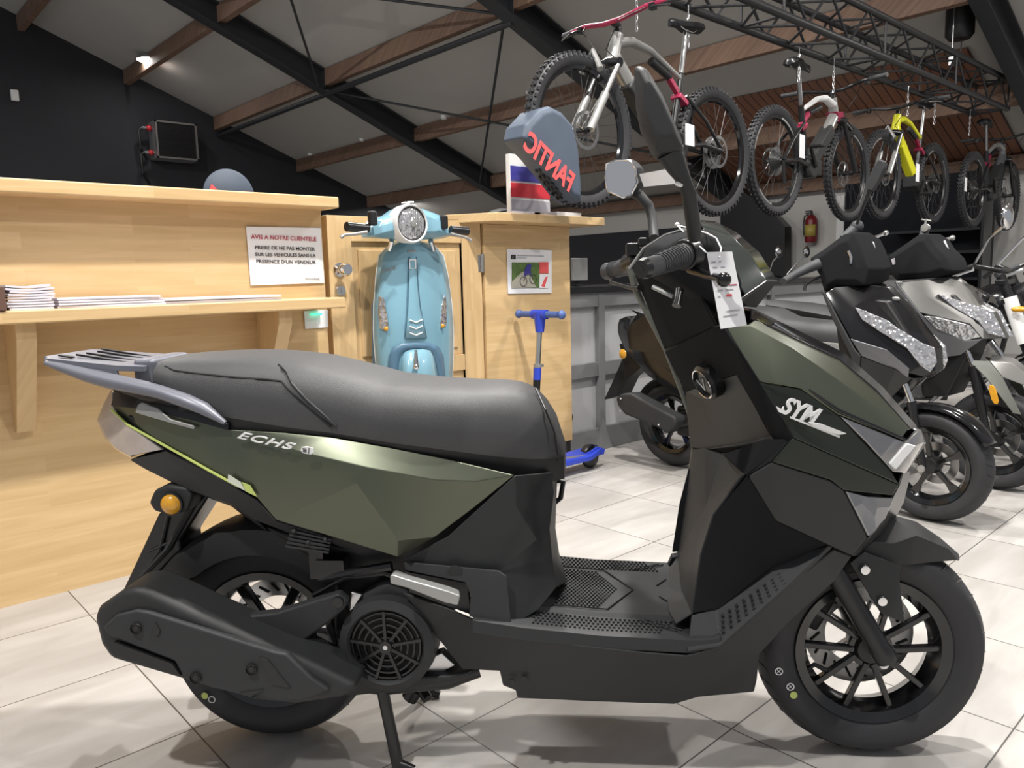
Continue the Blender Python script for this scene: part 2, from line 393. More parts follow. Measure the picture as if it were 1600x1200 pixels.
def rod(a, b, lab):
    a = Vector((a[0], a[1], roof(a[0])-.31)); b = Vector((b[0], b[1], roof(b[0])-.31))
    tagp(MB().tube([a, b], .017, 8).build('bracing_rod', M['steel']), lab, 'rod')
rod((5.9, 10.46), (2.9, 6.42), 'thin steel bracing rod rising from the farther I-beam towards the top edge')
rod((5.9, 10.46), (9.0, 6.42), 'thin steel bracing rod crossing under the lower timber beams')
rod((5.9, 6.42), (8.9, 10.46), 'thin upright-looking steel bracing rod left of the hanging bikes')
rod((5.9, 6.42), (3.2, 10.46), 'thin steel bracing rod near the top edge reaching the nearer I-beam')
# black stair flank and black display niche before the right wall
st = [on(0, 10.2, *q) for q in ((1125, 431), (1125, 335), (1150, 290), (1213, 340), (1226, 354), (1226, 431))]
tagp(MB().prism(st, (.2, 0, 0)).build('staircase', M['satin'], bevel=.01), 'black side of a staircase sloping down in front of the white wall', 'staircase')
dsp = thing('display_wall', 'tall black shop display wall with shelves behind the yellow hanging bike', 'display', (9.9, 3.3, 0))
a = on(0, 9.9, 1555, 272); b = on(0, 9.9, 1321, 290)
MB().box2((.0, a.y-3.3, 0), (.08, b.y-3.3, 2.12)).build('back_panel', M['screen'], dsp)
MB().box2((-.28, a.y-3.3, 0), (0, a.y-3.27, 2.14)).build('side_panel', M['satin'], dsp)
MB().box2((-.285, a.y-3.305, 2.0), (-.28, a.y-3.29, 2.12)).build('edge_light', M['edgeblue'], dsp)
for z in (.9, 1.2, 1.45): MB().box2((-.3, a.y-3.27, z), (0, a.y-2.3, z+.03)).build('shelf', M['satin'], dsp)
tr = on(0, 10.59, 1316, 300)
struct('trim_2', MB().box2((10.55, tr.y-.05, 0), (10.6, tr.y+.05, 2.05)), M['white'])
# fire extinguisher
e0 = on(0, 10.5, 1268, 357)
ex = thing('fire_extinguisher', 'red fire extinguisher with a yellow label hung on the white wall', 'fire extinguisher', (10.49, e0.y, e0.z-.19))
MB().lathe([(0, 0), (.075, 0), (.082, .02), (.082, .30), (.06, .35), (.03, .375), (0, .38)], axis=(0, 0, 1), n=24).build('cylinder_body', M['fred'], ex)
MB().lathe([(.0835, .08), (.0835, .24)], axis=(0, 0, 1), n=12, a0=math.pi*.6, a1=math.pi*1.4).build('label_panel', M['labely'], ex, solid=.001)
MB().box((0, 0, .40), (.03, .03, .05)).box((-.0, .04, .43), (.02, .1, .015)).box((0, .045, .405), (.02, .09, .012)).build('valve_handle', M['deep'], ex, bevel=.003)
MB().tube([(0, .04, .39), (0, .1, .36), (-.01, .11, .25), (-.01, .1, .1)], .011, 8).build('hose', M['deep'], ex)
MB().box((.095, 0, .25), (.04, .03, .1)).build('wall_bracket', M['deep'], ex)

# ------------------------------------------------------------------ lamps
def bell_lamp(x, y, z, watts, lab, grp=None):
    t = thing('pendant_lamp', lab, 'lamp', (x, y, z), 0, grp)
    MB().lathe([(.0, .17), (.05, .17), (.07, .10), (.20, .02), (.21, 0), (.195, .0), (.06, .09), (0, .1)], axis=(0, 0, 1), n=28).build('lamp_shade', M['alu'], t)
    MB().lathe([(0, .012), (.18, .012), (.18, .004), (0, .0)], axis=(0, 0, 1), n=28).build('lamp_diffuser', M['lampface'], t)
    MB().tube([(0, 0, .16), (0, 0, max(.2, roof(x)-z-.01))], .012, 8).build('stem', M['steel'], t)
    ld = bpy.data.lights.new('lamp_light', 'AREA'); ld.shape = 'DISK'; ld.size = .16; ld.energy = watts; ld.color = (1, .965, .92)
    lo = bpy.data.objects.new('lamp_light', ld); COL.objects.link(lo); lo.parent = t; lo.location = (0, 0, -.01)
labs = {5: 'round bell lamp above the right end of the row, outside the view', 6: 'glowing round bell lamp under the timber beam on the left'}  # first one is an unseen lamp on the right, second glows in view
for i, L_ in enumerate(LAMPS):
    bell_lamp(*L_, labs.get(i, 'round bell lamp hanging above the shop floor, all but the farthest outside the view'), None if i in labs else 'bell lamps over the shop floor')

# ------------------------------------------------------------------ heater, sensor on the black wall
h = [on(1, 14.1, *q) for q in ((241, 187), (306, 190), (306, 250), (241, 246))]
ht = thing('unit_heater', 'square grey framed fan heater with pipes on the black wall', 'heater', (h[0].x, 14.1, h[3].z))
hw, hh = h[1].x-h[0].x, h[0].z-h[3].z
MB().box2((0, .02, 0), (hw, .35, hh)).build('heater_case', M['steelgrey'], ht, bevel=.01)
MB().box2((0, -.02, 0), (hw, .02, .03)).box2((0, -.02, hh-.03), (hw, .02, hh)).box2((0, -.02, 0), (.03, .02, hh)).box2((hw-.03, -.02, 0), (hw, .02, hh)).build('front_frame', M['alu'], ht)
mb = MB()
for k in range(7): mb.box((hw/2, .005, hh*(k+1)/8), (hw-.06, .01, .02), Matrix.Rotation(.5, 3, 'X'))
mb.build('louvre', M['gloss'], ht)
MB().box2((.03, .0, .03), (hw-.03, .018, hh-.03)).build('dark_grille', M['satin'], ht)
for z in (.1, hh-.12):
    MB().tube([(0, .15, z), (-.16, .15, z)], .025, 10).build('pipe', M['alu'], ht)
    MB().sphere((-.05, .15, z), .05).build('valve', M['redlens'], ht)
    MB().tube([(-.16, .15, z), (-.22, .15, z-.05), (-.2, .2, z-.35), (-.05, .36, z-.5)], .022, 8).build('hose', M['deep'], ht)
sp_ = on(1, 14.45, 23, 149)
tagp(MB().box(sp_, (.11, .06, .17)).build('wall_sensor', M['white'], bevel=.015, loc=sp_), 'small white sensor box high on the black wall', 'sensor')

# ------------------------------------------------------------------ counter
CY = 2.97
ct = thing('reception_counter', 'long pale wooden counter with overhanging top on the left', 'counter', (0, CY, 0))
MB().box2((-1.6, 0, 0), (1.648, .04, 1.352)).build('front_panel', M['wood'], ct)
MB().box2((1.608, .04, 0), (1.648, .9, 1.352)).build('side_panel', M['wood_v'], ct)
tx = on(1, CY-.12, 530, 318).x
MB().box2((-1.65, -.12, 1.352), (tx, .42, 1.397)).build('counter_top', M['wood'], ct, bevel=.006)
shx = on(1, CY-.22, 537, 470).x
shf = thing('counter_shelf', 'narrow wooden ledge on brackets along the counter front, carrying brochures', 'shelf', (0, CY, 0))
MB().box2((-1.6, -.24, .948), (shx, 0, .99)).build('ledge', M['wood'], shf, bevel=.006)
for x in (.50, 1.36):
    MB().prism([(x-.028, -.001, .948), (x-.028, -.2, .948), (x-.028, -.2, .90), (x-.028, -.03, .585), (x-.028, -.001, .585)], (.056, 0, 0)).build('bracket', M['wood_v'], shf, bevel=.002)
# door leaf between the counters
dr = thing('door_1', None, None, (1.678, CY+.01, 0)); dr['kind'] = 'structure'
DW = .856
mb = MB()
xa, xb = on(1, CY, 551, 383).x-1.678, on(1, CY, 723, 385).x-1.678
mb.box2((0, 0, .02), (xa, .045, 1.335)); mb.box2((xb, 0, .02), (DW, .045, 1.335)); mb.box2((xa, 0, 1.225), (xb, .045, 1.335)); mb.box2((xa, 0, .02), (xb, .045, .16)); mb.box2((xa, 0, .60), (xb, .045, .68))
mb.build('door_frame', M['wood_v'], dr, bevel=.003)
for z0, z1 in ((.16, .60), (.68, 1.225)):
    MB().box2((xa-.001, .014, z0-.001), (xb+.001, .032, z1+.001)).box2((xa+.035, .006, z0+.035), (xb-.035, .026, z1-.035)).build('door_panel', M['wood_v'], dr, bevel=.004)
k = on(1, CY-.05, 541, 421); k = Vector((k.x-1.678, 0, k.z))
MB().lathe([(0, -.075), (.022, -.074), (.029, -.06), (.026, -.04), (.012, -.03), (.012, -.008), (.03, -.006), (.03, 0), (0, 0)], c=k, n=24).build('door_knob', M['chrome'], dr)
k = on(1, CY-.01, 535, 454); k = Vector((k.x-1.678, 0, k.z))
MB().lathe([(0, -.012), (.02, -.012), (.024, -.006), (.024, 0), (0, 0)], c=k, n=24).box(k+Vector((0, -.014, 0)), (.004, .006, .02)).build('door_lock', M['alu'], dr)
k = on(1, CY-.01, 756, 411); k = Vector((k.x-1.678, 0, k.z))
MB().tube([k+Vector((.0, -.008, -.045)), k+Vector((.0, -.008, .045))], .009, 10).box(k+Vector((-.012, 0, 0)), (.02, .006, .08)).build('hinge', M['alu'], dr)
# right cabinet
rc = thing('corner_cabinet', 'pale wooden cabinet right of the door with a slanted overhanging top', 'cabinet', (2.545, CY, 0))
MB().box2((0, 0, .12), (3.172-2.545, .5, 1.322)).build('front_panel', M['wood'], rc, bevel=.003)
MB().box2((.02, .03, 0), (.58, .45, .12)).build('plinth', M['steelgrey'], rc)
t0 = on(1, CY-.16, 777, 340).x-2.545; t1 = on(1, CY-.16, 945, 345).x-2.545
MB().prism([(t0, -.16, 1.322), (t1, -.16, 1.322), (t1, .55, 1.322), (t0-.13, .55, 1.322), (t0-.13, .06, 1.322)], (0, 0, .042)).build('counter_top', M['wood'], rc, bevel=.004)

# signs and papers
def sheet(name, lab, cat, px, Y, m=M['paper'], th=.002):
    c = [on(1, Y, *q) for q in px]
    o = thing(name, lab, cat, c[3])
    MB().prism([p-c[3] for p in c], (0, th, 0)).build('paper_sheet', m, o)
    return o, [p-c[3] for p in c]
o, c = sheet('notice_sign', 'white notice about not climbing on the vehicles, taped to the counter front', 'sign', ((384.5, 354), (501, 356), (507, 442), (392, 446)), CY-.006)
X_ = (c[2]-c[3]).normalized(); Zu = Vector((0, 0, 1)); W_ = (c[2]-c[3]).length; H_ = (c[0]-c[3]).length
def tx_(body, px, py, wpx, hpx, m, bold=.0):
    p = on(1, CY-.008, px, py) - o.location; e = on(1, CY-.008, px+wpx, py+wpx*.012) - o.location
    w_ = (e-p).length
    t = text('lettering', body, hpx*.00262*1.38, m, o, frame_mtx(p, (1, 0, -.02), (0, 0, 1)), .0006, bold=bold)
    k = w_/max(1e-4, max(v.co.x for v in t.data.vertices)-min(v.co.x for v in t.data.vertices))
    mt = frame_mtx(p, (1, 0, -.02), (0, 0, 1)); inv = mt.inverted(); t.data.transform(mt @ Matrix.Diagonal((k, 1, 1, 1)) @ inv)
tx_('AVIS A NOTRE CLIENTELE', 392.5, 373, 102, 6.6, M['redink'], .0002)
tx_('PRIERE DE NE PAS MONTER', 398.5, 389.3, 93, 5.6, M['ink'], .0001)
tx_('SUR LES VEHICULES SANS LA', 399, 399.9, 94, 5.4, M['ink'], .0001)
tx_("PRESENCE D'UN VENDEUR", 400.3, 410.8, 93, 5.4, M['ink'], .0001)
tx_('motoshop', 477, 436.2, 22, 2.6, M['greyink'])
o, c = sheet('paper_note', 'small white note hanging under the ledge with a green glow', 'note', ((475, 486), (512, 484), (513, 511), (477, 514)), CY-.008)
p = on(1, CY-.02, 494, 491)-o.location
MB().box(p, (.05, .02, .008)).build('green_light', M['led'], o, bevel=.003)
o, c = sheet('cycling_poster', 'white poster with a photo of a cyclist on the right cabinet', 'poster', ((792, 389), (862, 391), (862, 458), (794, 459)), CY-.006)
def quad(name, px, m, d=.0085):
    q = [on(1, CY-d, *t)-o.location for t in px]
    return MB().prism(q, (0, .0012, 0)).build(name, m, o)
quad('printed_photo', ((800, 410), (857, 410), (857, 449.5), (800, 450)), M['photo'])
quad('printed_path', ((800, 450), (800, 440), (816, 425), (826, 424), (838, 449)), M['path'], .0095)
quad('printed_panel', ((843, 409.5), (857, 409.5), (857, 427), (843, 427)), M['redprint'], .0095)
quad('printed_panel', ((843, 428), (857, 428), (857, 450), (843, 450)), M['paper'], .0098)
quad('printed_panel', ((846, 447), (852, 433), (856, 432), (851, 449)), M['redprint'], .0105)
quad('logo_mark', ((798.5, 398), (806, 398), (806, 405), (798.5, 405)), M['ink'])
text('logo_letter', 'f', .016, M['paper'], o, frame_mtx(on(1, CY-.0092, 801, 404)-o.location, (1, 0, 0), (0, 0, 1)), .0004)
quad('text_line', ((808, 399), (850, 399.6), (850, 400.6), (808, 400)), M['greyink']); quad('text_line', ((808, 402.4), (823, 402.6), (823, 403.4), (808, 403.2)), M['greyink'])
cyc = MB()
for cx, cy in ((818, 440), (833, 436)):
    cc = on(1, CY-.0105, cx, cy)-o.location; cyc.lathe([(.026, -.001), (.023, -.001), (.023, 0), (.026, 0)], c=cc, n=24, closed=True)
pf = [on(1, CY-.0105, *q)-o.location for q in ((818, 440), (822, 430), (830, 430), (833, 436))]
cyc.tube(pf, .0015, 6); cyc.build('printed_bicycle', M['ink'], o)
quad('printed_rider', ((819, 432), (820, 420), (825, 412), (831, 414), (829, 421), (830, 431), (826, 428)), M['lblue'], .0108)

# brochures on the ledge
def booklet(x0, x1, y0, y1, z, t, lab, grp, m=M['paperlilac'], rz=0, curl=0):
    tgt = MB(); n = 8; cx, cy = (x0+x1)/2, (y0+y1)/2; ra = []; rb = []
    for i in range(n+1):
        x = x0+(x1-x0)*i/n; dz = curl*((2*i/n-1)**2)
        ra.append([(x, y0, z+dz), (x, y1, z+dz), (x, y1, z+dz+t), (x, y0, z+dz+t)])
    R_ = Matrix.Rotation(rz, 3, 'Z'); c_ = Vector((cx, cy, z))
    tgt.loft([[R_ @ (Vector(p)-c_)+c_ for p in r] for r in ra])
    o = tgt.build('brochure', m, loc=(cx, cy, z)); return tagp(o, lab, 'brochure', grp)
Z = .9905
xs = [on(1, CY-.2, px, 470).x for px in (12, 82, 255, 440)]
for i in range(9):
    booklet(xs[0]+random.uniform(-.006, .006), xs[1]+random.uniform(-.006, .006), CY-.225, CY-.03, Z+i*.0082, .0062, 'lilac-edged brochure in the tall pile on the ledge', 'brochures in the tall pile on the ledge', rz=random.uniform(-.03, .03), curl=.0006*i)
for i in range(4):
    booklet(xs[1]+.012, xs[2]-.004+random.uniform(-.01, .01), CY-.22, CY-.03, Z+i*.0085, .0066, 'white brochure in the low middle pile on the ledge', 'brochures in the middle pile on the ledge', rz=random.uniform(-.03, .03))
for i in range(2):
    booklet(xs[2]+.004, xs[3], CY-.2, CY-.03, Z+i*.011, .008, ('grey-edged brochure, lower of the thin pair by the notice', 'white brochure, upper of the thin pair by the notice')[i], None, m=(M['lgrey'], M['paperlilac'])[i], rz=.02)
tagp(MB().box2((xs[0]-.24, CY-.245, Z), (xs[0]-.012, CY-.03, Z+.072)).build('brochure_holder', M['brown'], bevel=.003), 'brown brochure holder at the far left end of the ledge', 'holder')
# stand on the right cabinet
zt = 1.3645; Yb = CY-.02
c0 = on(1, Yb, 798, 325); c1 = on(1, Yb, 859, 325); top = on(1, Yb, 798, 240).z
ls = thing('leaflet_stand', 'white leaflet stand with blue, red and grey panels on the right cabinet', 'stand', (c0.x, Yb, zt)); Wd = c1.x-c0.x; Hh = top-zt
MB().box2((0, 0, 0), (Wd, .03, Hh)).build('stand_body', M['white'], ls, bevel=.002)
for (a, b), m in zip(((.06, .27), (.31, .54), (.57, .81)), ('lgrey', 'lred', 'lblue')):
    MB().box2((.004, -.004, Hh*a), (Wd-.002, -.0005, Hh*b)).build('leaflet', M[m], ls)
for i, (px0, px1, m) in enumerate(((800, 842, 'paperlilac'), (833, 868, 'lgrey'), (868, 906, 'paper'))):
    a = on(1, CY-.13, px0, 328).x; b = on(1, CY-.13, px1, 328).x
    tagp(MB().box2((a, CY-.14, zt), (b, CY-.03, zt+(.012, .017, .02)[i])).build('brochure', M[m], bevel=.001), ('thin brochure at the foot of the leaflet stand, leftmost', 'grey brochure lying in front of the leaflet stand', 'white brochure at the right end of the cabinet top')[i], 'brochure')

# ------------------------------------------------------------------ grey low partition behind the scooters
gp = thing('low_cabinet_row', 'low grey framed cabinet row with pale panels and a black worktop behind the scooters', 'cabinet', (3.21, 3.02, 0))
MB().box2((-.0, .03, 0), (6.3, .06, .95)).build('panel', M['panelgrey'], gp)
posts = [3.49-3.2+k*1.0 for k in range(6)]
mb = MB().box2((0, 0, 0), (6.3, .035, .14)).box2((0, 0, .455), (6.3, .035, .54)).box2((0, 0, .87), (6.3, .035, .955))
mb.build('frame_rail', M['steelgrey'], gp, bevel=.003)
for x in posts: MB().box2((x-.035, -.004, 0), (x+.02, .034, .955)).build('frame_post', M['steelgrey'], gp, bevel=.003)
MB().box2((0, -.02, .955), (6.35, .7, .99)).build('worktop', M['worktop'], gp, bevel=.003)
kn = on(1, 3.0, 896, 654)
MB().lathe([(0, -.012), (.03, -.01), (.03, 0), (0, 0)], c=(kn.x+.0-3.2, .03, kn.z), n=20).build('black_plug', M['deep'], gp)
mo = on(1, 3.25, 900, 424)
mt_ = thing('monitor', 'small grey monitor seen from behind at the cabinet corner', 'monitor', (mo.x+.03, 3.25, .992))
MB().box((-.0, 0, .10), (.14, .02, .14)).build('screen_back', M['silver'], mt_, bevel=.006)
MB().box((0, .02, .02), (.03, .02, .06)).box((0, .02, .004), (.1, .08, .008)).build('foot', M['deep'], mt_)

for i, q in enumerate(((485, 243), (566, 221), (694, 187), (827, 147))):
    p = on(0, 7.53, *q)
    tagp(MB().lathe([(0, 0), (.04, 0), (.05, .03), (.05, .10), (0, .10)], c=p, axis=(0, 0, 1), n=16).box(p+Vector((.01, 0, .12)), (.03, .03, .06)).build('ceiling_spotlight', M['white'], loc=p), 'small white fixture on the timber beam, ' + ('leftmost of four', 'second of four from the left', 'third of four from the left', 'rightmost of four, beside the hanging bike')[i], 'light fixture')
# ------------------------------------------------------------------ wheels shared by the scooters
def tyre_mb(c, R, w, rr, tread=True, n=96):
    mb = MB(); hw = w/2
    prof = [(rr, -hw*.62), (rr+.012, -hw*.80), (rr+(R-rr)*.45, -hw*.99), (rr+(R-rr)*.72, -hw*.96), (R-.014, -hw*.72), (R-.004, -hw*.38), (R, 0),
            (R-.004, hw*.38), (R-.014, hw*.72), (rr+(R-rr)*.72, hw*.96), (rr+(R-rr)*.45, hw*.99), (rr+.012, hw*.80), (rr, hw*.62)]
    mb.lathe(prof, c=c, n=n)
    return mb
def scooter_wheel(parent, c, R, w, rr, style, side=-1, stickers=()):
    c = Vector(c)
    g = tyre_mb(c, R, w, rr); nf = len(g.f); nt = 34
    for k in range(nt):                                   # slanted tread grooves, as dark blocks let into the shoulder
        for s in (-1, 1):
            a = 2*math.pi*(k+.25*s)/nt; b = a+.085
            def pt(t, r, y): return c+Vector((math.cos(t)*r, y, math.sin(t)*r))
            g.tube([pt(a, R-.0018, s*w*.10), pt((a+b)/2, R-.0095, s*w*.28), pt(b, R-.0195, s*w*.405)], .0022, 5)
    ty = two_tone(g, nf, 'tyre', M['rubber'], M['deep'], parent, 60)
    hw = w*.36
    rim = MB().lathe([(rr+.004, -hw-.004), (rr+.006, -hw+.004), (rr-.010, -hw+.010), (rr-.016, -hw+.03), (rr-.022, 0), (rr-.016, hw-.03), (rr-.010, hw-.010), (rr+.006, hw-.004), (rr+.004, hw+.004), (rr-.016, hw-.004), (rr-.026, hw-.03), (rr-.03, 0), (rr-.026, -hw+.03), (rr-.016, -hw+.004)], c=c, n=72, closed=True)
    rim.build('rim', M['rim'], parent)
    hub = MB().lathe([(0, -hw*.9), (.03, -hw*.9), (.036, -hw*.6), (.036, hw*.6), (.03, hw*.9), (0, hw*.9)], c=c, n=28).build('hub', M['deep'], parent)
    def P_(a, r, y): return c+Vector((math.cos(a)*r, y, math.sin(a)*r))
    if style == 'Y':
        for k in range(5):
            sp = MB(); a = 2*math.pi*k/5+.30
            y0 = side*hw*.55; ym = side*hw*.62
            for s in (-1, 1):
                sp.bar(P_(a+s*.42, .034, y0), P_(a+s*.29, rr-.014, side*hw*.5), .013, .017, up=(0, 1, 0))
            sp.lathe([(.024, 0), (.046, 0), (.046, .012), (.024, .012)], c=c+Vector((0, y0-.004, 0)), n=10, a0=-a-.6, a1=-a+.6, closed=True)
            sp.build('spoke', M['rim'], parent, bevel=.003)
    elif style == '5':
        for k in range(5):
            a = 2*math.pi*k/5+.5; sp = MB()
            sp.prism([P_(a-.35, .034, side*hw*.3), P_(a-.10, rr*.6, side*hw*.4), P_(a-.16, rr-.015, side*hw*.45), P_(a+.16, rr-.015, side*hw*.45), P_(a+.10, rr*.6, side*hw*.4), P_(a+.35, .034, side*hw*.3)], (0, -side*.02, 0))
            sp.build('spoke', M['rim'], parent, bevel=.004)
    else:
        for k in range(6):
            a = 2*math.pi*k/6; sp = MB()
            sp.prism([P_(a-.3, .034, side*hw*.3), P_(a-.09, rr-.015, side*hw*.5), P_(a+.09, rr-.015, side*hw*.5), P_(a+.3, .034, side*hw*.3)], (0, -side*.022, 0))
            sp.build('spoke', M['rim'], parent, bevel=.004)
    return ty
def disc_brake(parent, c, r, y, m='discm', holes=True):
    mb = MB(); c = Vector(c)+Vector((0, y, 0))
    mb.lathe([(r, -.002), (r*.62, -.002), (r*.62, .002), (r, .002)], c=c, n=48, closed=True)
    for k in range(5):
        a = 2*math.pi*k/5; d = Vector((math.cos(a), 0, math.sin(a))); mb.bar(c+d*.03, c+d*r*.66, .004, .014, up=(0, 1, 0))
    ds = mb.build('brake_disc', M[m], parent)
    if holes:
        hb = MB()
        for k in range(20):
            a = 2*math.pi*k/20; d = Vector((math.cos(a), 0, math.sin(a))); e = Vector((math.cos(a+.18), 0, math.sin(a+.18)))
            hb.tube([c+d*r*.72+Vector((0, -.0035, 0)), c+e*r*.9+Vector((0, -.0035, 0))], .0028, 5)
        hb.build('vent_hole', M['deep'], ds)
    return ds

# ------------------------------------------------------------------ the olive scooter in front
A = Frame((.728, 1.643), (1.623, .662)); S = A.S
sc = thing('motor_scooter', 'large matte olive green and black scooter with long grey seat in the foreground', 'scooter', A.O, A.rz)
rc_, fc_ = Vector((0, 0, .243)), Vector((1.334, 0, .240))
scooter_wheel(sc, rc_, .243, .120, .158, '6')
ftw = scooter_wheel(sc, fc_, .240, .110, .158, 'Y')
disc_brake(sc, fc_, .118, .050, 'discm'); disc_brake(sc, rc_, .115, .045, 'alu')
MB().box(fc_+Vector((-.10, .055, .06)), (.06, .05, .09), Matrix.Rotation(.5, 3, 'Y')).build('brake_caliper', M['deep'], sc, bevel=.008)
st_ = MB()
for q in ((1217, 1049), (1235, 1073)):
    p = S(*q, .056); st_.lathe([(.0085, -.001), (.0068, -.001), (.0068, .0), (.0085, .0)], c=p, n=18, closed=True); st_.bar(p+Vector((-.005, 0, -.005)), p+Vector((.005, 0, .005)), .001, .001); st_.bar(p+Vector((-.005, 0, .005)), p+Vector((.005, 0, -.005)), .001, .001)
p = S(331, 1093, .064); st_.lathe([(.0085, -.001), (.0068, -.001), (.0068, .0), (.0085, .0)], c=p, n=18, closed=True)
st_.build('tyre_marking', M['paper'], ftw)
st_ = MB()
for q, v in (((1240, 1086), .056), ((320, 1087), .064)): MB().lathe([(0, -.001), (.008, -.001), (.008, 0), (0, 0)], c=S(*q, v), n=14).build('tyre_dot', M['lime'], ftw)
MB().tube([S(1262, 1046, .02), S(1272, 1038, .02), S(1292, 1048, .02)], [.006, .005, .006], 8).build('tyre_valve', M['deep'], ftw)

# seat -------------------------------------------------------------
def prof(pts, v): return [(lambda p: (p.x, p.z))(S(x, y, v)) for x, y in pts]
topc = prof([(250, 588), (256, 566), (275, 555), (330, 551), (400, 549.5), (450, 552), (500, 558), (560, 572), (620, 588), (685, 595), (740, 597.5), (790, 598), (820, 602), (845, 617), (865, 643), (880, 682), (885, 715)], 0)
botc = prof([(246, 604), (262, 622), (300, 640), (357, 654), (400, 661), (450, 669), (527, 678), (600, 690), (685, 703), (750, 715), (812, 726), (869, 731), (882, 729)], .14)
wd = [(-.25, .085), (-.22, .115), (-.15, .140), (-.02, .155), (.15, .162), (.35, .165), (.45, .155), (.55, .132), (.63, .105), (.68, .075), (.71, .05)]
umin, umax = max(topc[0][0], botc[0][0])-.012, topc[-1][0]-.003
def seat_ring(u, shrink=0, kk=1):
    zt, zb, w_ = interp(topc, u), interp(botc, u), interp(wd, u)-shrink
    zt = max(zt, zb+.01); h_ = zt-zb
    hl = [(0, zb), (w_*.8, zb), (w_*.98, zb+.02*h_+.003), (w_, zb+h_*.30), (w_*.95, zb+h_*.62), (w_*.80, zb+h_*.90), (w_*.55, zt-.002), (w_*.25, zt), (0, zt)]
    return [Vector((u, -y, z)) for y, z in hl]+[Vector((u, y, z)) for y, z in hl[-2:0:-1]]
def seat_span(u0, u1, n):
    mb = MB(); us = [u0+(u1-u0)*i/n for i in range(n+1)]; mb.loft([seat_ring(u) for u in us]); return mb
usplit = S(470, 640, .15).x
sm = seat_span(umin, umax, 44)
seat = sm.build('seat', M['seat'], sc, smooth=70)
def on_seat(x, y, lift=.0015):
    for k in range(90):
        v = .175-k*.002; p = S(x, y, v)
        if not (umin < p.x < umax): continue
        zt, zb, w_ = interp(topc, p.x), interp(botc, p.x), interp(wd, p.x); t = (p.z-zb)/(zt-zb)
        if t < 0 or t > 1: continue
        wz = interp([(0, w_*.9), (.05, w_*.985), (.3, w_), (.62, w_*.95), (.9, w_*.80), (.97, w_*.55), (1, w_*.25)], t)
        if wz >= v: return S(x, y, v+lift)
    return None
def seat_line(pts, r, name, m, n=6):
    out = []
    for (x0, y0), (x1, y1) in zip(pts, pts[1:]):
        for i in range(n): out.append(on_seat(x0+(x1-x0)*i/n, y0+(y1-y0)*i/n))
    out.append(on_seat(*pts[-1])); MB().tube([o for o in out if o], r, 6).build(name, M[m], seat)
seat_line([(258, 572), (272, 579), (310, 584), (370, 590), (420, 593), (440, 596), (449, 607), (462, 620), (490, 644), (518, 667)], .0022, 'pillion_seam', 'deep')
seat_line([(436, 570), (447, 580), (456, 600), (480, 626), (505, 648), (525, 666)], .0035, 'pillion_piping', 'plastic2')
def seam(pts, v, name='seat_seam', r=.0022, m='deep'):
    MB().tube([S(x, y, vv) for (x, y), vv in zip(pts, v)], r, 6).build(name, M[m], seat)
seam([(837, 607), (852, 640), (866, 675), (871, 705), (869, 729)], [.03, .082, .088, .08, .07], 'front_seam')

# under-seat black band
band = MB(); us = [umin+.05+(umax-.05-umin)*i/30 for i in range(31)]
rings = []
for u in us:
    zb = interp(botc, u); w_ = interp(wd, u)*.93
    rings.append([Vector((u, -w_, zb+.006)), Vector((u, w_, zb+.006)), Vector((u, w_*.97, zb-.045)), Vector((u, -w_*.97, zb-.045))])
band.loft(rings); band.build('seat_base', M['deep'], sc)

# rear side panel, olive ---------------------------------------------
PT = dict(t0=(173, 634, .06), t1=(221, 636, .115), t2=(300, 655, .142), t2b=(357, 671, .150), t3=(440, 676, .152), t4=(520, 684, .155), t5=(610, 700, .155), t6=(700, 718, .153), t7=(804, 742, .150),
          m2=(357, 679, .155), m3=(400, 688, .160), m4=(470, 706, .172), m5=(575, 731, .192), m6=(680, 750, .178), m7=(745, 752, .168),
          c2=(357, 684, .157), c3=(400, 703, .163), c4=(536, 743, .184), c5=(558, 755, .199), c6=(622, 843, .205),
          b0=(180, 645, .07), b1=(250, 690, .128), b2=(330, 735, .150), b3=(402, 777, .160), b4=(432, 812, .163), b5=(520, 838, .168), b6=(622, 869, .172), b7=(680, 838, .165), b8=(740, 793, .156))
cage('side_panel', A, PT, ['t0 t1 b1 b0', 't1 t2 b2 b1', 't2 t2b c2 b2', 't2b t3 m3 c2', 't3 t4 m4 m3', 'c2 m3 c3', 'm3 m4 c4 c3', 't4 t5 m5 m4', 't5 t6 m6 m5', 't6 t7 m7 m6', 'm4 m5 c5 c4',
     'c2 c3 b3 b2', 'c3 c4 b4 b3', 'c4 c5 b5 b4', 'c5 c6 b6 b5', 'c5 m5 c6', 'm5 m6 b7 c6', 'm6 m7 b8 b7', 'm7 t7 b8', 'c6 b7 b6'], M['green'], sc, solid=.005, bevel=.002, smooth=22)
for s in (1, -1):
    def SS(x, y, v, s=s):
        p = S(x, y, v); return Vector((p.x, p.y*s, p.z))
    mb = MB().tube([SS(174, 640, .078), SS(200, 664, .102), SS(250, 692, .134), SS(330, 737, .158), SS(372, 760, .163)], .0028, 6)
    sp_ = mb.build('accent_stripe', M['lime'], sc)
    if s == 1:
        d = [S(357, 744, .1665), S(366, 748, .1665), S(380, 759, .1665), S(384, 768, .1665)]
        MB().prism([S(357, 741, .167), S(376, 753, .1675), S(384, 767, .1675), S(356, 752, .167)], (0, -.0015, 0)).build('stripe_badge', M['paleline'], sp_)
        MB().prism([S(378, 753, .168), S(391, 758, .168), S(402, 776, .168), S(385, 768, .168)], (0, -.0015, 0)).build('stripe_badge', M['lime'], sp_)
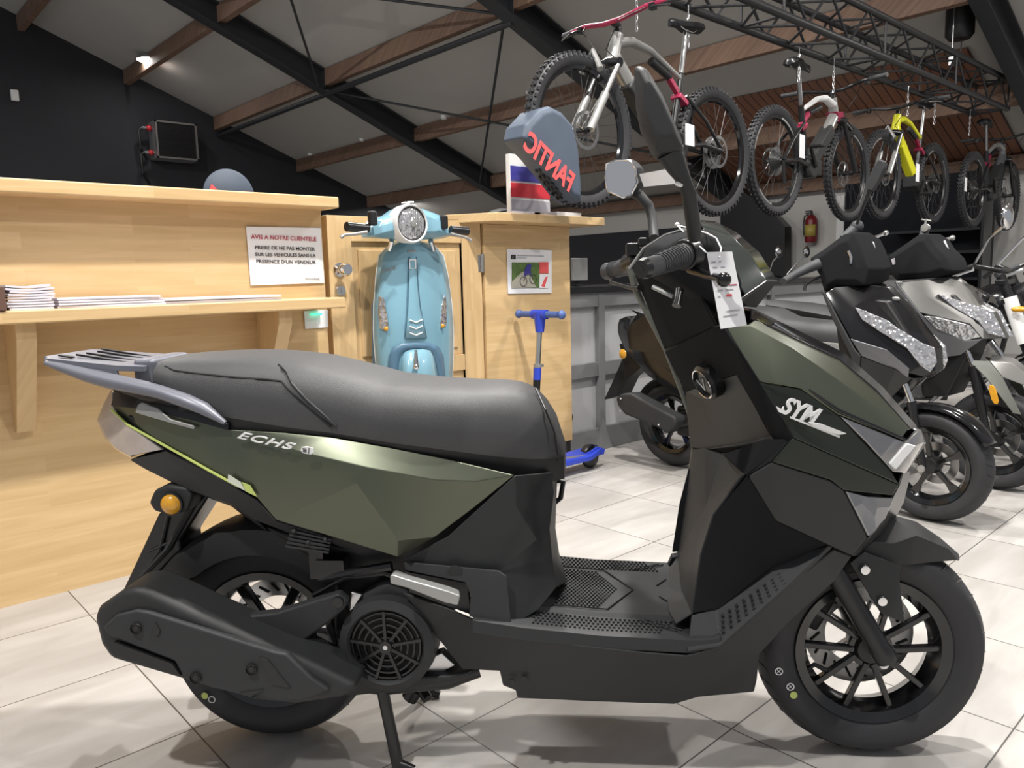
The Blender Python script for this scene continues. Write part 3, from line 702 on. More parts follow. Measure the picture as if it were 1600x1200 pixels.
# inner body so nothing is hollow
MB().prism([S(200, 650, .1)*1.0+Vector((0, .0, 0)), S(402, 690, .1), S(800, 745, .1), S(855, 760, .09), S(850, 880, .09), S(740, 930, .1), S(640, 900, .1), S(440, 815, .1), S(230, 690, .1)], (0, .2, 0)).build('inner_frame', M['deep'], sc)
# tail section dark top + grey insert + underside
cage('tail_cover', A, dict(a=(181, 612, .05), b=(221, 626, .10), c=(300, 640, .135), d=(357, 662, .150), e=(357, 673, .152), f=(300, 657, .144), g=(221, 640, .117), h=(174, 634, .066), a0=(192, 603, 0), c0=(310, 622, 0)),
     ['a b g h', 'b c f g', 'c d e f', 'a0 c0 b a', 'c0 c b'], M['satin'], sc, solid=.004)
cage('chrome_insert', A, dict(a=(216, 632, .122), b=(212, 645, .124), c=(260, 659, .146), d=(304, 671, .156), e=(305, 665, .156), f=(268, 655, .147), g=(248, 638, .134), h=(222, 629, .12)), ['a b c f g h', 'c d e f'], M['silver'], sc, solid=.006)
cage('tail_underside', A, dict(a=(205, 718, .09), b=(260, 704, .125), c=(330, 740, .148), d=(402, 781, .157), e=(432, 814, .160), f=(520, 842, .160), g=(500, 850, .13), h=(400, 812, .13), i=(362, 786, .125), j=(300, 766, .11), k=(230, 733, .095),
     u1=(205, 718, 0), u2=(300, 768, 0), u3=(362, 790, 0), u4=(440, 850, 0)),
     ['a b k', 'b c j k', 'c d i j', 'd e h i', 'e f g h', 'a k u1', 'k j u2 u1', 'j i u3 u2', 'i h u4 u3'], M['plastic2'], sc, solid=.004)
vg = MB()
for i in range(5):
    vg.bar(S(455-i*2, 829+i*6, .16), S(518-i*1, 843+i*5, .16), .006, .004)
for q in ((459, 830), (508, 843), (481, 848)): vg.sphere(S(*q, .166), .005)
vg.build('vent_grille', M['plastic2'], sc)
# tail light
cage('tail_light', A, dict(a=(178, 613, .035), b=(169, 634, .040), c=(158, 657, .035), d=(170, 684, .055), e=(182, 699, .07), f=(205, 712, .09), g=(256, 702, .127), h=(212, 672, .108), i=(183, 648, .082), j=(177, 632, .065),
     a0=(176, 607, 0), b0=(164, 630, 0), c0=(153, 657, 0), d0=(165, 684, 0), e0=(180, 700, 0), f0=(205, 714, 0)),
     ['a b j', 'b c i j', 'c d h i', 'd e f h', 'f g h', 'a0 b0 b a', 'b0 c0 c b', 'c0 d0 d c', 'd0 e0 e d', 'e0 f0 f e'], M['lenstail'], sc, solid=.006, bevel=.003)
# carrier
ra = thing('x', None, None); bpy.data.objects.remove(ra)
c1 = S(65, 563, .105); c2 = S(150, 580, .115)
zr = .906
tray = MB(); u0, u1 = -.435, -.215
tray.prism([(u0, -.085, zr), (u0+.02, -.10, zr), (u1-.04, -.118, zr+.012), (u1+.01, -.095, zr+.015), (u1+.01, .095, zr+.015), (u1-.04, .118, zr+.012), (u0+.02, .10, zr), (u0, .085, zr)], (0, 0, -.012))
tray.prism([(u0, -.085, zr), (u0+.02, -.10, zr), (u1-.04, -.118, zr+.01), (u1-.03, -.118, zr-.035), (u0+.06, -.104, zr-.028), (u0, -.085, zr-.018)], (0, .008, 0))
tray.prism([(u0, .085, zr), (u0+.02, .10, zr), (u1-.04, .118, zr+.01), (u1-.03, .118, zr-.035), (u0+.06, .104, zr-.028), (u0, .085, zr-.018)], (0, -.008, 0))
tray.box2((u0, -.085, zr-.018), (u0+.008, .085, zr))
for i, v in enumerate(tray.v): tray.v[i] = Vector((v.x, v.y, v.z-.17*(v.x-u0)))
carrier = tray.build('luggage_rack', M['rack'], sc, bevel=.003)
sl = MB()
for y in (-.055, -.02, .02, .055): sl.box((-.31, y, zr+.009), (.14, .006, .004))
for y in (-.075, .075):
    for x in (-.39, -.27): sl.box((x, y, zr+.006), (.03, .012, .003))
for i, v in enumerate(sl.v): sl.v[i] = Vector((v.x, v.y, v.z-.17*(v.x-u0)))
sl.build('rack_slot', M['deep'], carrier)
for s in (1, -1):
    pth = [S(x, y, v) for x, y, v in ((72, 567, .102), (100, 575, .106), (140, 587, .114), (172, 595, .12), (205, 602, .128), (250, 612, .143), (290, 626, .156), (318, 638, .163), (352, 661, .166))]
    pth = [Vector((p.x, p.y*s, p.z)) for p in pth]
    MB().tube(pth, [.007, .014, .020, .022, .021, .019, .019, .017, .006], 12, flat=.75).build('grab_rail', M['rack'], sc)
MB().box((-.215, 0, zr-.045), (.05, .16, .07)).build('rack_mount', M['rack'], sc, bevel=.01)

# front of the seat post -----------------------------------------------
cage('seat_post_cover', A, dict(a=(804, 743, .151), b=(860, 738, .10), c=(869, 745, .0), d=(868, 770, .0), e=(864, 769, .085), f=(857, 826, .095), g=(866, 826, .0), h=(861, 870, .10), i=(870, 870, .0),
     j=(868, 918, .10), k=(885, 910, .0), l=(842, 952, .150), m=(780, 891, .165), n=(838, 843, .140), o=(804, 790, .155), p=(700, 838, .165), q=(631, 873, .168), r=(640, 878, .165), s=(790, 985, .192), t=(740, 962, .180), w=(735, 925, .175), ww=(755, 905, .172)),
     ['a b e o', 'b c d e', 'd g f e', 'o e f n', 'a o p', 'p o n m', 'q p m r', 'f g i h', 'n f h m', 'h i k j', 'm h j l', 'm l s w', 'w s t', 'm w ww'], M['plastic'], sc, solid=.005, bevel=.004, smooth=28)
cage('side_cover', A, dict(a=(631, 877, .176), b=(780, 891, .182), c=(792, 900, .184), d=(755, 910, .190), e=(726, 909, .188), f=(633, 890, .18), g=(733, 962, .192), h=(800, 985, .197), i=(735, 930, .19)),
     ['a b c d e f', 'e d i', 'd c h i', 'i h g'], M['plastic2'], sc, solid=.006, bevel=.004)
MB().lathe([(.0, -.001), (.0135, -.001), (.0135, .001), (0, .001)], c=S(711, 893, .187), n=22).build('side_cap', M['plastic'], sc)
MB().tube([S(x, y, -.03) for x, y in ((868, 752), (880, 753), (876, 778), (866, 786))], .006, 8).build('bag_hook', M['deep'], sc)
# passenger foot rest, silver
cage('foot_peg', A, dict(a=(612, 895, .215), b=(618, 894, .215), c=(640, 902, .220), d=(700, 919, .220), e=(719, 926, .215), f=(715, 942, .215), g=(695, 938, .222), h=(640, 916, .222), i=(614, 909, .215)),
     ['a b i', 'b c h i', 'c d g h', 'd e f g'], M['silver'], sc, solid=.03, bevel=.004)
MB().prism([S(700, 925, .224), S(706, 927, .224), S(703, 938, .224), S(697, 936, .224)], (0, -.003, 0)).build('peg_clip', M['chrome'], sc)
MB().prism([S(632, 893, .17), S(730, 912, .17), S(735, 960, .17), S(640, 925, .17)], (0, .02, 0)).build('peg_recess', M['deep'], sc)

# lower skirt ---------------------------------------------------------
cage('lower_skirt', A, dict(a=(630, 925, .150), b=(700, 950, .172), c=(735, 965, .190), d=(790, 993, .200), e=(900, 1007, .205), f=(1010, 1019, .207), g=(1073, 1024, .207), h=(1125, 1008, .207), i=(1240, 907, .195), j=(1302, 857, .175), k=(1330, 868, .165),
     l=(1300, 910, .160), m=(1231, 972, .165), n=(1186, 1021, .170), o=(1182, 1062, .170), p=(1178, 1080, .165), q=(1090, 1088, .165), r=(1053, 1099, .163), r2=(930, 1095, .163), s=(809, 1089, .163), t=(806, 1078, .165), u=(786, 1070, .167), v=(781, 1047, .172), w=(722, 1044, .155), x=(680, 990, .150),
     y=(930, 1050, .190), z=(1080, 1060, .190), z2=(800, 1040, .180)),
     ['a b x', 'b c z2 w x', 'c d z2', 'd e y z2', 'w z2 v', 'z2 u v', 'z2 t u', 'e f y', 'f g z y', 'z2 y s t', 'y z r r2 s', 'z q r', 'g h n z', 'z n o p q', 'h i m n', 'i j l m', 'j k l'], M['plastic'], sc, solid=.006, bevel=.003, smooth=20)
bl = MB()
for q in ((799, 1066), (819, 1061), (1072, 1049)):
    bl.lathe([(0, -.0008), (.0065, -.0008), (.0065, .002), (0, .002)], c=S(*q, .188), n=14)
bl.build('skirt_screw_hole', M['deep'], sc)
# underside tray joining both skirts
MB().prism([S(812, 1080, .16), S(1050, 1092, .16), S(1175, 1072, .16), S(1180, 1030, .16), S(1060, 1030, .16), S(800, 1020, .16)], (0, .32, 0)).build('belly_tray', M['deep'], sc, bevel=.01)

# foot board ----------------------------------------------------------
zf = .352
fb = MB()
us = [.60, .66, .75, .85, .93, .97]
def fz(u): return interp([(.50, .378), (.60, .364), (.75, .350), (.93, .343), (.97, .345), (1.05, .38)], u)
rings = []
for u in [.50, .55, .60, .66, .75, .85, .93, .97, .985]:
    z = fz(u); w_ = .206
    rings.append([Vector((u, -w_, z-.030)), Vector((u, -w_, z-.004)), Vector((u, -w_+.008, z)), Vector((u, -.125, z-.002)), Vector((u, -.118, z+.005)), Vector((u, 0, z+.007)), Vector((u, .118, z+.005)), Vector((u, .125, z-.002)), Vector((u, w_-.008, z)), Vector((u, w_, z-.004)), Vector((u, w_, z-.030))])
fb.loft(rings)
foot = fb.build('footboard', M['plastic2'], sc, smooth=30)
# front ramp of the footboard (near and far)
for s in (1, -1):
    q = [S(1073, 1020, .206), S(1125, 1012, .206), S(1240, 912, .199), S(1300, 853, .178), S(1215, 880, .150), S(1120, 950, .158), S(1080, 962, .168)]
    q = [Vector((p.x, p.y*s, p.z)) for p in q]
    mb = MB(); mb.add(q, [(0, 1, 5, 6), (1, 2, 4, 5), (2, 3, 4)])
    rp = mb.build('foot_ramp', M['plastic2'], sc, solid=.014, bevel=.003)
    dm = MB()
    for i in range(6):
        for j in range(9):
            t = (j+.5)/9; w_ = (i+.6)/7
            a = q[0].lerp(q[1], .6).lerp(q[2], t*.82+.14); b = q[6].lerp(q[5], .7).lerp(q[4], t*.82+.14)
            if w_ < .62-.0*t: dm.box(a.lerp(b, w_)+Vector((0, 0, .0075)), (.006, .004, .003), Matrix.Rotation(-.55, 3, 'Y'))
    dm.build('grip_stud', M['plastic'], rp)
dm = MB()
for i in range(34):
    for j in range(5):
        u = .62+i*.0092+(j % 2)*.0046; y = .138+j*.0125
        if u < .90-(j*.006):
            for s in (1, -1): dm.box((u, s*y, fz(u)+.0012), (.0045, .006, .0035))
tagp(dm.build('grip_stud', M['plastic'], foot), kind='stuff')
dm = MB()
for i in range(16):
    for j in range(21):
        u = .665+i*.0085+(j % 2)*.004; y = -.095+j*.0095
        if u < .80-abs(y)*.45: dm.box((u, y, fz(u)+.0085), (.0042, .005, .003))
tagp(dm.build('mat_stud', M['plastic'], foot), kind='stuff')
ln = MB()
zz = lambda u, y: Vector((u, y, fz(u)+.0082))
for s in (1, -1):
    ln.tube([zz(.655, s*.108), zz(.77, s*.108), zz(.83, s*.0)], .0016, 5)
    ln.tube([zz(.885, s*.03), zz(.91, s*.07)], .0014, 5)
    ln.tube([Vector((.84, s*.13, fz(.84)+.002)), Vector((.915, s*.175, fz(.9)+.002))], .0016, 5)
    ln.tube([Vector((.83, s*.135, fz(.84)+.002)), Vector((.905, s*.18, fz(.9)+.002))], .0016, 5)
ln.build('mat_edge', M['satin'], foot)

# leg shield: inner face, glove box and flank --------------------------
cage('inner_shield', A, dict(k=(1083, 700, -.185), k2=(1070, 790, -.178), k3=(1060, 868, -.172), kf=(1040, 900, -.165), e=(1102, 700, -.11), d=(1130, 708, -.05), c=(1215, 690, .185), h0=(1160, 745, .205), a1=(1115, 806, .172), a2=(1096, 866, .165), a3=(1082, 958, .170), a4=(1055, 975, .172),
     m1=(1105, 790, -.02), m2=(1085, 870, -.02), m3=(1066, 925, -.0), m4=(1040, 930, .0), n1=(1120, 780, .10), n2=(1096, 860, .10), n3=(1075, 942, .11), n4=(1045, 955, .11)),
     ['k e m1 k2', 'e d m1', 'd c h0 n1 m1', 'h0 a1 n1', 'k2 m1 m2 k3', 'm1 n1 n2 m2', 'n1 a1 a2 n2', 'k3 m2 m3', 'm2 n2 n3 m3', 'n2 a2 a3 n3', 'k3 m3 m4 kf', 'm3 n3 n4 m4', 'n3 a3 a4 n4'], M['plastic2'], sc, mirror=False, solid=.006, bevel=.006, smooth=60)
cage('glove_box_lid', A, dict(f1=(1040, 548, -.170), n1=(1120, 508, .185), b2=(1156, 583, .175), f2=(1073, 612, -.165)), ['f1 n1 b2 f2'], M['matte'], sc, mirror=False, solid=.008, bevel=.004)
cage('glove_box', A, dict(f2=(1073, 612, -.165), b2=(1156, 583, .175), f3=(1098, 622, -.09), b3=(1158, 592, .15), c=(1205, 684, .165), d=(1131, 706, -.04), e=(1103, 702, -.11), k=(1080, 698, -.18), r=(1215, 690, .19)),
     ['f2 b2 b3 f3', 'f3 b3 c d', 'f2 f3 d e k', 'd c r e'], M['plastic'], sc, mirror=False, solid=.006, bevel=.008, smooth=30)
cage('shield_ridge', A, dict(a=(1113, 510, .190), b=(1130, 507, .215), c=(1152, 541, .235), d=(1240, 682, .245), e=(1236, 692, .235), f=(1212, 690, .195), g=(1150, 583, .178)),
     ['a b c g', 'g c d f', 'f d e'], M['matte'], sc, mirror=True, solid=.006, bevel=.004)
MB().prism([S(1195, 686, .2), S(1240, 686, .235), S(1165, 742, .215), S(1130, 710, .0)], (.004, 0, -.006)).build('shield_shelf', M['matte'], sc)
# badge oval on the lid
p = S(1113, 592, .03); e1 = (S(1120, 508, .185)-S(1040, 548, -.17)).normalized(); e2 = (S(1073, 612, -.165)-S(1040, 548, -.17)).normalized()
nn = e1.cross(e2).normalized()
if nn.x > 0: nn = -nn
ov = MB(); ring = lambda s_, h_: [p+e1*math.cos(t)*.052*s_+e2*math.sin(t)*.038*s_+nn*h_ for t in [2*math.pi*i/28 for i in range(28)]]
ov.loft([ring(1.05, .0), ring(1.02, .018), ring(.85, .024), ring(.8, .018)]); eb = ov.build('lock_surround', M['satin'], sc)
MB().tube(ring(.84, .025), .0018, 6, closed=True, cap=False).build('chrome_ring', M['chrome'], eb)
MB().tube([p+e1*-.02+e2*-.012+nn*.024, p+e2*.014+nn*.024, p+e1*.02+e2*-.012+nn*.024], .0022, 6).build('emblem', M['silver'], eb)
# far shield edge, its beige reflection put in as a lighter tube
MB().tube([S(x, y, v) for x, y, v in ((984, 415, -.20), (993, 450, -.195), (1012, 490, -.19), (1040, 546, -.185), (1060, 600, -.185), (1080, 655, -.188), (1084, 700, -.19), (1072, 790, -.184), (1061, 866, -.178))], [.009, .009, .008, .006, .005, .005, .006, .006, .006], 8).build('shield_edge', M['olivegrey'], sc)
cage('upper_shield', A, dict(f0=(989, 418, -.185), f1=(1040, 546, -.172), n0=(1050, 450, -.02), n1=(1079, 530, .0), q0=(1100, 470, .16), q1=(1120, 508, .188), w0=(1080, 425, .14)), ['f0 n0 n1 f1', 'n0 w0 q0 q1 n1'], M['matte'], sc, mirror=False, solid=.006, bevel=.004)
# flank
FL = dict(r1=(1238, 684, .242), h1=(1168, 743, .226), h2=(1211, 813, .222), h3=(1330, 868, .178), h4=(1354, 840, .165), h5=(1317, 766, .190), h6=(1296, 750, .205), h7=(1205, 722, .240),
          a1=(1115, 806, .178), a2=(1096, 866, .170), a3=(1082, 958, .172), g1=(1205, 886, .165), g2=(1300, 853, .172), g0=(1125, 950, .165),
          n1=(1403, 757, .110), n2=(1393, 774, .115), p1=(1182, 597, .225), p2=(1250, 608, .215), p3=(1307, 648, .175), p4=(1392, 738, .125))
cage('flank_panel', A, FL, ['h1 h2 g1 a1', 'a1 g1 a2', 'a2 g1 g0 a3', 'h2 h3 g2 g1', 'r1 h7 h1'], M['matte'], sc, solid=.005, bevel=.003)
cage('hexagon_panel', A, FL, ['h1 h7 h6 h5 h4 h3 h2'], M['plastic'], sc, solid=.01, bevel=.005)
cage('front_band', A, FL, ['h7 r1 n1 n2 h5 h6'], M['greendark'], sc, solid=.008, bevel=.004)
cage('logo_panel', A, FL, ['r1 p1 p2 p3 p4 n1'], M['greendark'], sc, solid=.008, bevel=.003)
cage('turn_signal', A, dict(a=(1318, 767, .188), b=(1354, 838, .166), c=(1380, 810, .125), d=(1394, 777, .112), e=(1350, 775, .150)), ['a b c e', 'e c d'], M['lensdark'], sc, solid=.012, bevel=.003)
# olive nose panel
GP = dict(a=(1132, 509, .205), b=(1168, 508, .190), c=(1182, 596, .228), d=(1250, 607, .218), e=(1307, 647, .178), e2=(1405, 688, .100), f=(1417, 672, .085), g=(1300, 590, .155), h=(1180, 499, .150), i=(1310, 563, .090), j=(1367, 611, .070), k=(1421, 672, .070), x=(1240, 548, .188), m=(1200, 560, .215))
cage('nose_panel', A, GP, ['a b m c', 'b x m', 'm x d c', 'x g e d', 'g f e2 e', 'b h x', 'h i g x', 'i j k f g'], M['green'], sc, solid=.006, bevel=.004, smooth=18)
cage('nose_centre', A, dict(h=(1172, 498, .165), i=(1310, 562, .095), j=(1367, 610, .075), k=(1421, 671, .070), h0=(1175, 484, 0), i0=(1318, 553, 0), j0=(1378, 606, 0), k0=(1432, 668, 0), hh=(1172, 485, .09)), ['h hh i', 'hh h0 i0 i', 'i i0 j0 j', 'j j0 k0 k'], M['gloss'], sc, solid=.006, bevel=.003)
for s in (1, -1):
    q = [S(x, y, v) for x, y, v in ((1208, 510, .12), (1300, 566, .085), (1372, 625, .07))]
    MB().tube([Vector((p_.x, p_.y*s, p_.z+.006)) for p_ in q], [.003, .0035, .002], 6).build('nose_trim', M['chrome'], sc)
cage('headlight', A, dict(a=(1309, 649, .174), b=(1413, 691, .100), c=(1428, 697, .085), d=(1393, 737, .122), b0=(1432, 672, .05), c0=(1440, 690, .03), a2=(1350, 690, .150), k0=(1436, 672, 0), l0=(1444, 692, 0), d0=(1412, 738, .0), dd=(1410, 738, .08)),
     ['a b d a2', 'b c d', 'b b0 c0 c', 'b0 k0 l0 c0', 'c c0 dd d', 'c0 l0 d0 dd'], M['lensdark'], sc, solid=.01, bevel=.003)
cage('daytime_light', A, dict(a=(1413, 692, .104), b=(1428, 696, .090), c=(1396, 734, .125), d=(1385, 724, .128)), ['a b c d'], M['white'], sc, solid=.014, bevel=.003)
cage('headlight_rim', A, dict(a=(1258, 611, .205), b=(1310, 645, .178), c=(1414, 690, .103), d=(1412, 684, .103), e=(1310, 638, .178), f=(1262, 606, .205)), ['a b e f', 'b c d e'], M['gloss'], sc, solid=.01, bevel=.002)
cage('chin', A, dict(a=(1403, 758, .108), b=(1394, 775, .110), c=(1380, 812, .120), d=(1356, 842, .160), a0=(1418, 752, 0), b0=(1410, 785, 0), c0=(1385, 830, 0), e=(1330, 868, .170), e0=(1345, 868, 0), t=(1410, 735, .08), t0=(1420, 735, 0)), ['t t0 a0 a', 'a a0 b0 b', 'b b0 c0 c', 'c c0 e0 e d'], M['satin'], sc, solid=.006, bevel=.003)
MB().prism([S(1225, 580, .1), S(1380, 690, .06), S(1380, 800, .1), S(1300, 850, .13), S(1240, 850, .13), S(1215, 770, .13)], (0, .2, 0)).build('inner_frame', M['deep'], sc, bevel=.01)
# lettering
xd = (S(1312, 680, .19)-S(1222, 640, .225)); yd = Vector((0, 0, 1))
def logo(body, px, py, wpx, hpx, v0, v1, dx, dy, m, shear=.25, bold=.002, ext=.0015, sx=None, parent=sc, sp=1):
    o_ = S(px, py, v0); e_ = S(px+dx, py+dy, v1)
    up = S(px, py-10, v0)-o_
    mt = frame_mtx(o_, e_-o_, up)
    size = (S(px, py-hpx, v0)-o_).length*1.38
    t = text('lettering', body, size, m, parent, Matrix.Identity(4), ext, shear=shear, bold=bold, spacing=sp)
    k = (e_-o_).length*(wpx/math.hypot(dx, dy))/(max(v.co.x for v in t.data.vertices)-min(v.co.x for v in t.data.vertices))
    t.data.transform(mt @ Matrix.Diagonal((k, 1, 1, 1))); return t
logo('SYM', 1218, 643, 62, 27, .252, .222, 56, 21, M['white'], shear=.35, bold=.0014, ext=.0008)
MB().prism([S(1212, 634, .2525), S(1224, 641, .2525), S(1228, 648, .2525), S(1216, 643, .2525)], (0, -.003, 0)).prism([S(1262, 659, .235), S(1283, 662, .228), S(1322, 677, .212), S(1310, 679, .214), S(1275, 668, .230)], (0, -.003, 0)).prism([S(1234, 650, .243), S(1312, 681, .212), S(1311, 684, .212), S(1234, 653, .243)], (0, -.002, 0)).build('logo_swoosh', M['white'], sc)
logo('ECHS', 369, 683.5, 93, 11.5, .170, .190, 98, 22, M['white'], shear=.45, bold=.0003, sp=1.15)
bd = MB().prism([S(x, y, .194) for x, y in ((472, 698), (480, 697), (490, 700), (491, 706), (486, 710), (474, 708), (470, 704))], (0, -.002, 0)).build('badge', M['white'], sc, bevel=.0005)
bs = MB()
for i in range(3): bs.bar(S(473, 700.5+i*2.4, .1965), S(479, 701.5+i*2.4, .1965), .001, .0012)
bs.bar(S(483, 700, .1965), S(482, 709, .1965), .001, .0012); bs.build('badge_mark', M['ink'], bd)

# front fender and guard -----------------------------------------------
cage('front_fender', A, dict(a=(1333, 866, .075), b=(1364, 848, .072), bb=(1395, 850, .074), c=(1407, 883, .074), d=(1495, 875, .030), e=(1480, 858, .045), g=(1432, 838, .062),
     a0=(1340, 820, 0), b0=(1385, 803, 0), c0=(1432, 817, 0), d0=(1466, 840, 0), e0=(1497, 867, 0), f0=(1498, 876, 0)),
     ['a b bb c', 'bb g c', 'g e c', 'e d c', 'a0 b0 b a', 'b0 g bb b', 'b0 c0 g', 'c0 d0 e g', 'd0 e0 e', 'e0 f0 d e'], M['plastic'], sc, solid=.005, bevel=.006, smooth=50)
cage('fork_guard', A, dict(a=(1327, 879, .098), b=(1350, 862, .092), c=(1407, 884, .090), d=(1404, 896, .092), e=(1413, 973, .100), f=(1376, 958, .102)), ['a b c d e f'], M['plastic'], sc, solid=.005, bevel=.002)
bo = MB()
for q in ((1351, 890), (1378, 939)): bo.lathe([(0, -.006), (.009, -.005), (.0105, 0), (0, 0)], c=S(*q, .103), n=16)
bo.build('guard_bolt', M['chrome'], sc)
for s in (1, -1):
    q = [S(1296, 880, .088), S(1385, 1030, .088)]; q = [Vector((p_.x, p_.y*s, p_.z)) for p_ in q]
    d = (q[1]-q[0]).normalized()
    MB().tube([q[0]-d*.16, q[0]+d*.02], .016, 16).tube([q[0], q[0].lerp(q[1], .86), q[0].lerp(q[1], .90), q[1]], [.0215, .0215, .025, .023], 18).build('fork_leg', M['satin'], sc)
MB().tube([fc_+Vector((0, -.1, 0)), fc_+Vector((0, .1, 0))], .009, 14).build('axle', M['alu'], sc)
MB().tube([S(1330, 890, .03), S(1300, 700, .0)], .025, 14).build('steering_stem', M['deep'], sc)
# rear mudguard, engine, exhaust ---------------------------------------
arc = MB(); rings = []
for i in range(25):
    a = math.radians(12+(178-12)*i/24); tip = max(0, (i-17)/7)
    R0 = .283+.028*tip; w_ = .078*(1-.55*tip); z0 = rc_
    def P2(r, y): return rc_+Vector((math.cos(a)*r, y, math.sin(a)*r))
    rin = .268+.03*tip; lo = .215+.075*tip
    rings.append([P2(lo, -w_), P2(R0-.01, -w_), P2(R0, -w_*.6), P2(R0+.003, 0), P2(R0, w_*.6), P2(R0-.01, w_), P2(lo, w_), P2(lo+.004, w_-.006), P2(rin, w_-.008), P2(rin, -w_+.008), P2(lo+.004, -w_+.006)])
arc.loft(rings); arc.build('rear_mudguard', M['plastic'], sc, smooth=50)
MB().prism([S(400, 820, .09), S(620, 870, .09), S(640, 925, .09), S(700, 1000, .09), S(600, 1030, .09), S(520, 1000, .09), S(520, 900, .09)], (0, .16, 0)).build('engine_block', M['deep'], sc, bevel=.015)
en = MB()
en.tube([S(500, 905, .13), S(560, 893, .14), S(612, 884, .14)], .010, 8).tube([S(490, 930, .12), S(540, 902, .14), S(600, 895, .14), S(630, 905, .14)], .006, 8)
en.box(S(520, 885, .12), (.06, .04, .04)).box(S(500, 870, .11), (.03, .05, .08)).tube([S(545, 940, .12), S(565, 990, .12), S(540, 1040, .12)], .012, 8)
en.build('hoses', M['satin'], sc)
for q, v, d in ((((548, 925), (566, 930), (545, 965)), .14, .01), (((523, 1045), (545, 1005), (553, 1020), (540, 1040)), .13, .02), (((470, 1015), (490, 982), (492, 1010), (484, 1020)), .12, .02), (((466, 1022), (476, 1019), (479, 1032), (468, 1034)), .125, .01), (((640, 1040), (690, 1020), (712, 1040), (690, 1052), (630, 1060)), .13, .03)):
    MB().prism([S(x, y, v) for x, y in q], (0, d, 0)).build('engine_casting', M['alu'], sc, bevel=.003)
# fan cover
fcn = S(603, 1010, .165)
fan = MB().lathe([(.0, .03), (.075, .03), (.078, -.0), (.083, -.006), (.10, .002), (.104, .03), (.104, .07), (0, .07)], c=fcn, n=48).build('fan_cover', M['plastic2'], sc)
MB().prism([S(556, 935, .14), S(600, 905, .14), S(645, 918, .14), S(672, 975, .14), S(665, 1040, .14), S(540, 1040, .14), S(535, 980, .14)], (0, .05, 0)).build('fan_shroud', M['plastic'], sc, bevel=.02)
gr = MB()
for r in (.018, .032, .046, .060, .072): gr.lathe([(r-.0018, -.004), (r+.0018, -.004), (r+.0018, .002), (r-.0018, .002)], c=fcn+Vector((0, .006, 0)), n=40, closed=True)
for k in range(9):
    a = 2*math.pi*k/9+.2; d = Vector((math.cos(a), 0, math.sin(a))); gr.bar(fcn+d*.012, fcn+d*.076, .006, .003, up=(0, 1, 0))
gr.lathe([(0, -.006), (.013, -.006), (.015, .002), (0, .002)], c=fcn, n=20)
gr.build('fan_grille', M['satin'], fan)
MB().lathe([(0, -.001), (.005, -.001), (.005, .002), (0, .002)], c=fcn+Vector((0, -.006, 0)), n=12).build('grille_bolt', M['alu'], fan)
# swing arm / exhaust hanger
MB().prism([S(x, y, .175) for x, y in ((527, 928), (541, 940), (538, 952), (515, 972), (462, 1012), (443, 1024), (425, 1018), (330, 975), (318, 955), (370, 965), (430, 958))], (0, .03, 0)).build('exhaust_hanger', M['plastic2'], sc, bevel=.006)
MB().lathe([(0, -.006), (.011, -.006), (.012, 0), (0, 0)], c=S(529, 940, .178), n=16).build('hanger_bolt', M['satin'], sc)
MB().tube([S(430, 1000, .12), S(520, 1055, .13), S(600, 1068, .12), S(700, 1060, .10), S(748, 1045, .08)], [.03, .028, .024, .022, .018], 14).build('exhaust_pipe', M['satin'], sc)
MB().prism([S(x, y, .15) for x, y in ((440, 1040), (520, 1040), (560, 1030), (600, 1058), (700, 1056), (745, 1047), (720, 1062), (640, 1078), (545, 1090), (500, 1070))], (0, .09, 0)).build('stand_bracket', M['plastic'], sc, bevel=.008)
ex = MB().prism([S(x, y, .245) for x, y in ((143, 965), (151, 950), (188, 924), (210, 918), (235, 926), (320, 966), (430, 1015), (470, 1030), (560, 1075), (540, 1092), (460, 1104), (400, 1098), (340, 1082), (170, 1032), (154, 1008))], (0, .115, 0)).build('exhaust_muffler', M['plastic'], sc, bevel=.022, seg=4)
hs = MB().prism([S(x, y, .256) for x, y in ((160, 980), (180, 962), (212, 954), (232, 957), (428, 1019), (446, 1022), (486, 1060), (515, 1080), (470, 1096), (430, 1095), (330, 1076), (285, 1058), (272, 1034), (200, 1006), (168, 994))], (0, .02, 0)).build('heat_shield', M['plastic2'], ex, bevel=.006, seg=3)
MB().prism([S(x, y, .2575) for x, y in ((178, 1003), (200, 1012), (268, 1037), (282, 1056), (262, 1050), (200, 1030), (186, 1022))], (0, .01, 0)).build('exhaust_slot', M['deep'], ex)
for q, d in ((((238, 990), (242, 972), (250, 987), (246, 996)), .006), (((374, 1083), (412, 1078), (392, 1088), (410, 1094)), .004), (((404, 1027), (418, 1031), (454, 1076), (424, 1070)), .003)):
    MB().prism([S(x, y, .2585) for x, y in q], (0, d, 0)).build('shield_relief', M['plastic'], hs, bevel=.001)
for q in ((212.5, 982), (305.6, 1059), (393, 1046)): MB().lathe([(.011, -.003), (.0115, .0), (.007, .0), (.006, -.001), (0, -.001)], c=S(*q, .259), n=20).build('shield_bolt', M['deep'], hs)
# centre stand
for s in (1, -1):
    a_ = S(597, 1075, .13); b_ = S(622, 1192, .15)
    a_.y *= s; b_.y *= s; a_.z = max(a_.z, .1)
    MB().tube([a_, Vector((b_.x, b_.y, .012))], .013, 14).tube([Vector((b_.x, b_.y, .02)), Vector((b_.x+.035, b_.y, .008))], [.013, .009], 10).build('centre_stand', M['satin'], sc)
MB().tube([S(650, 1075, .03), S(640, 1090, .03)], .02, 12).tube([S(655, 1073, .03), S(668, 1092, .05)], .012, 10).build('stand_foot', M['satin'], sc)
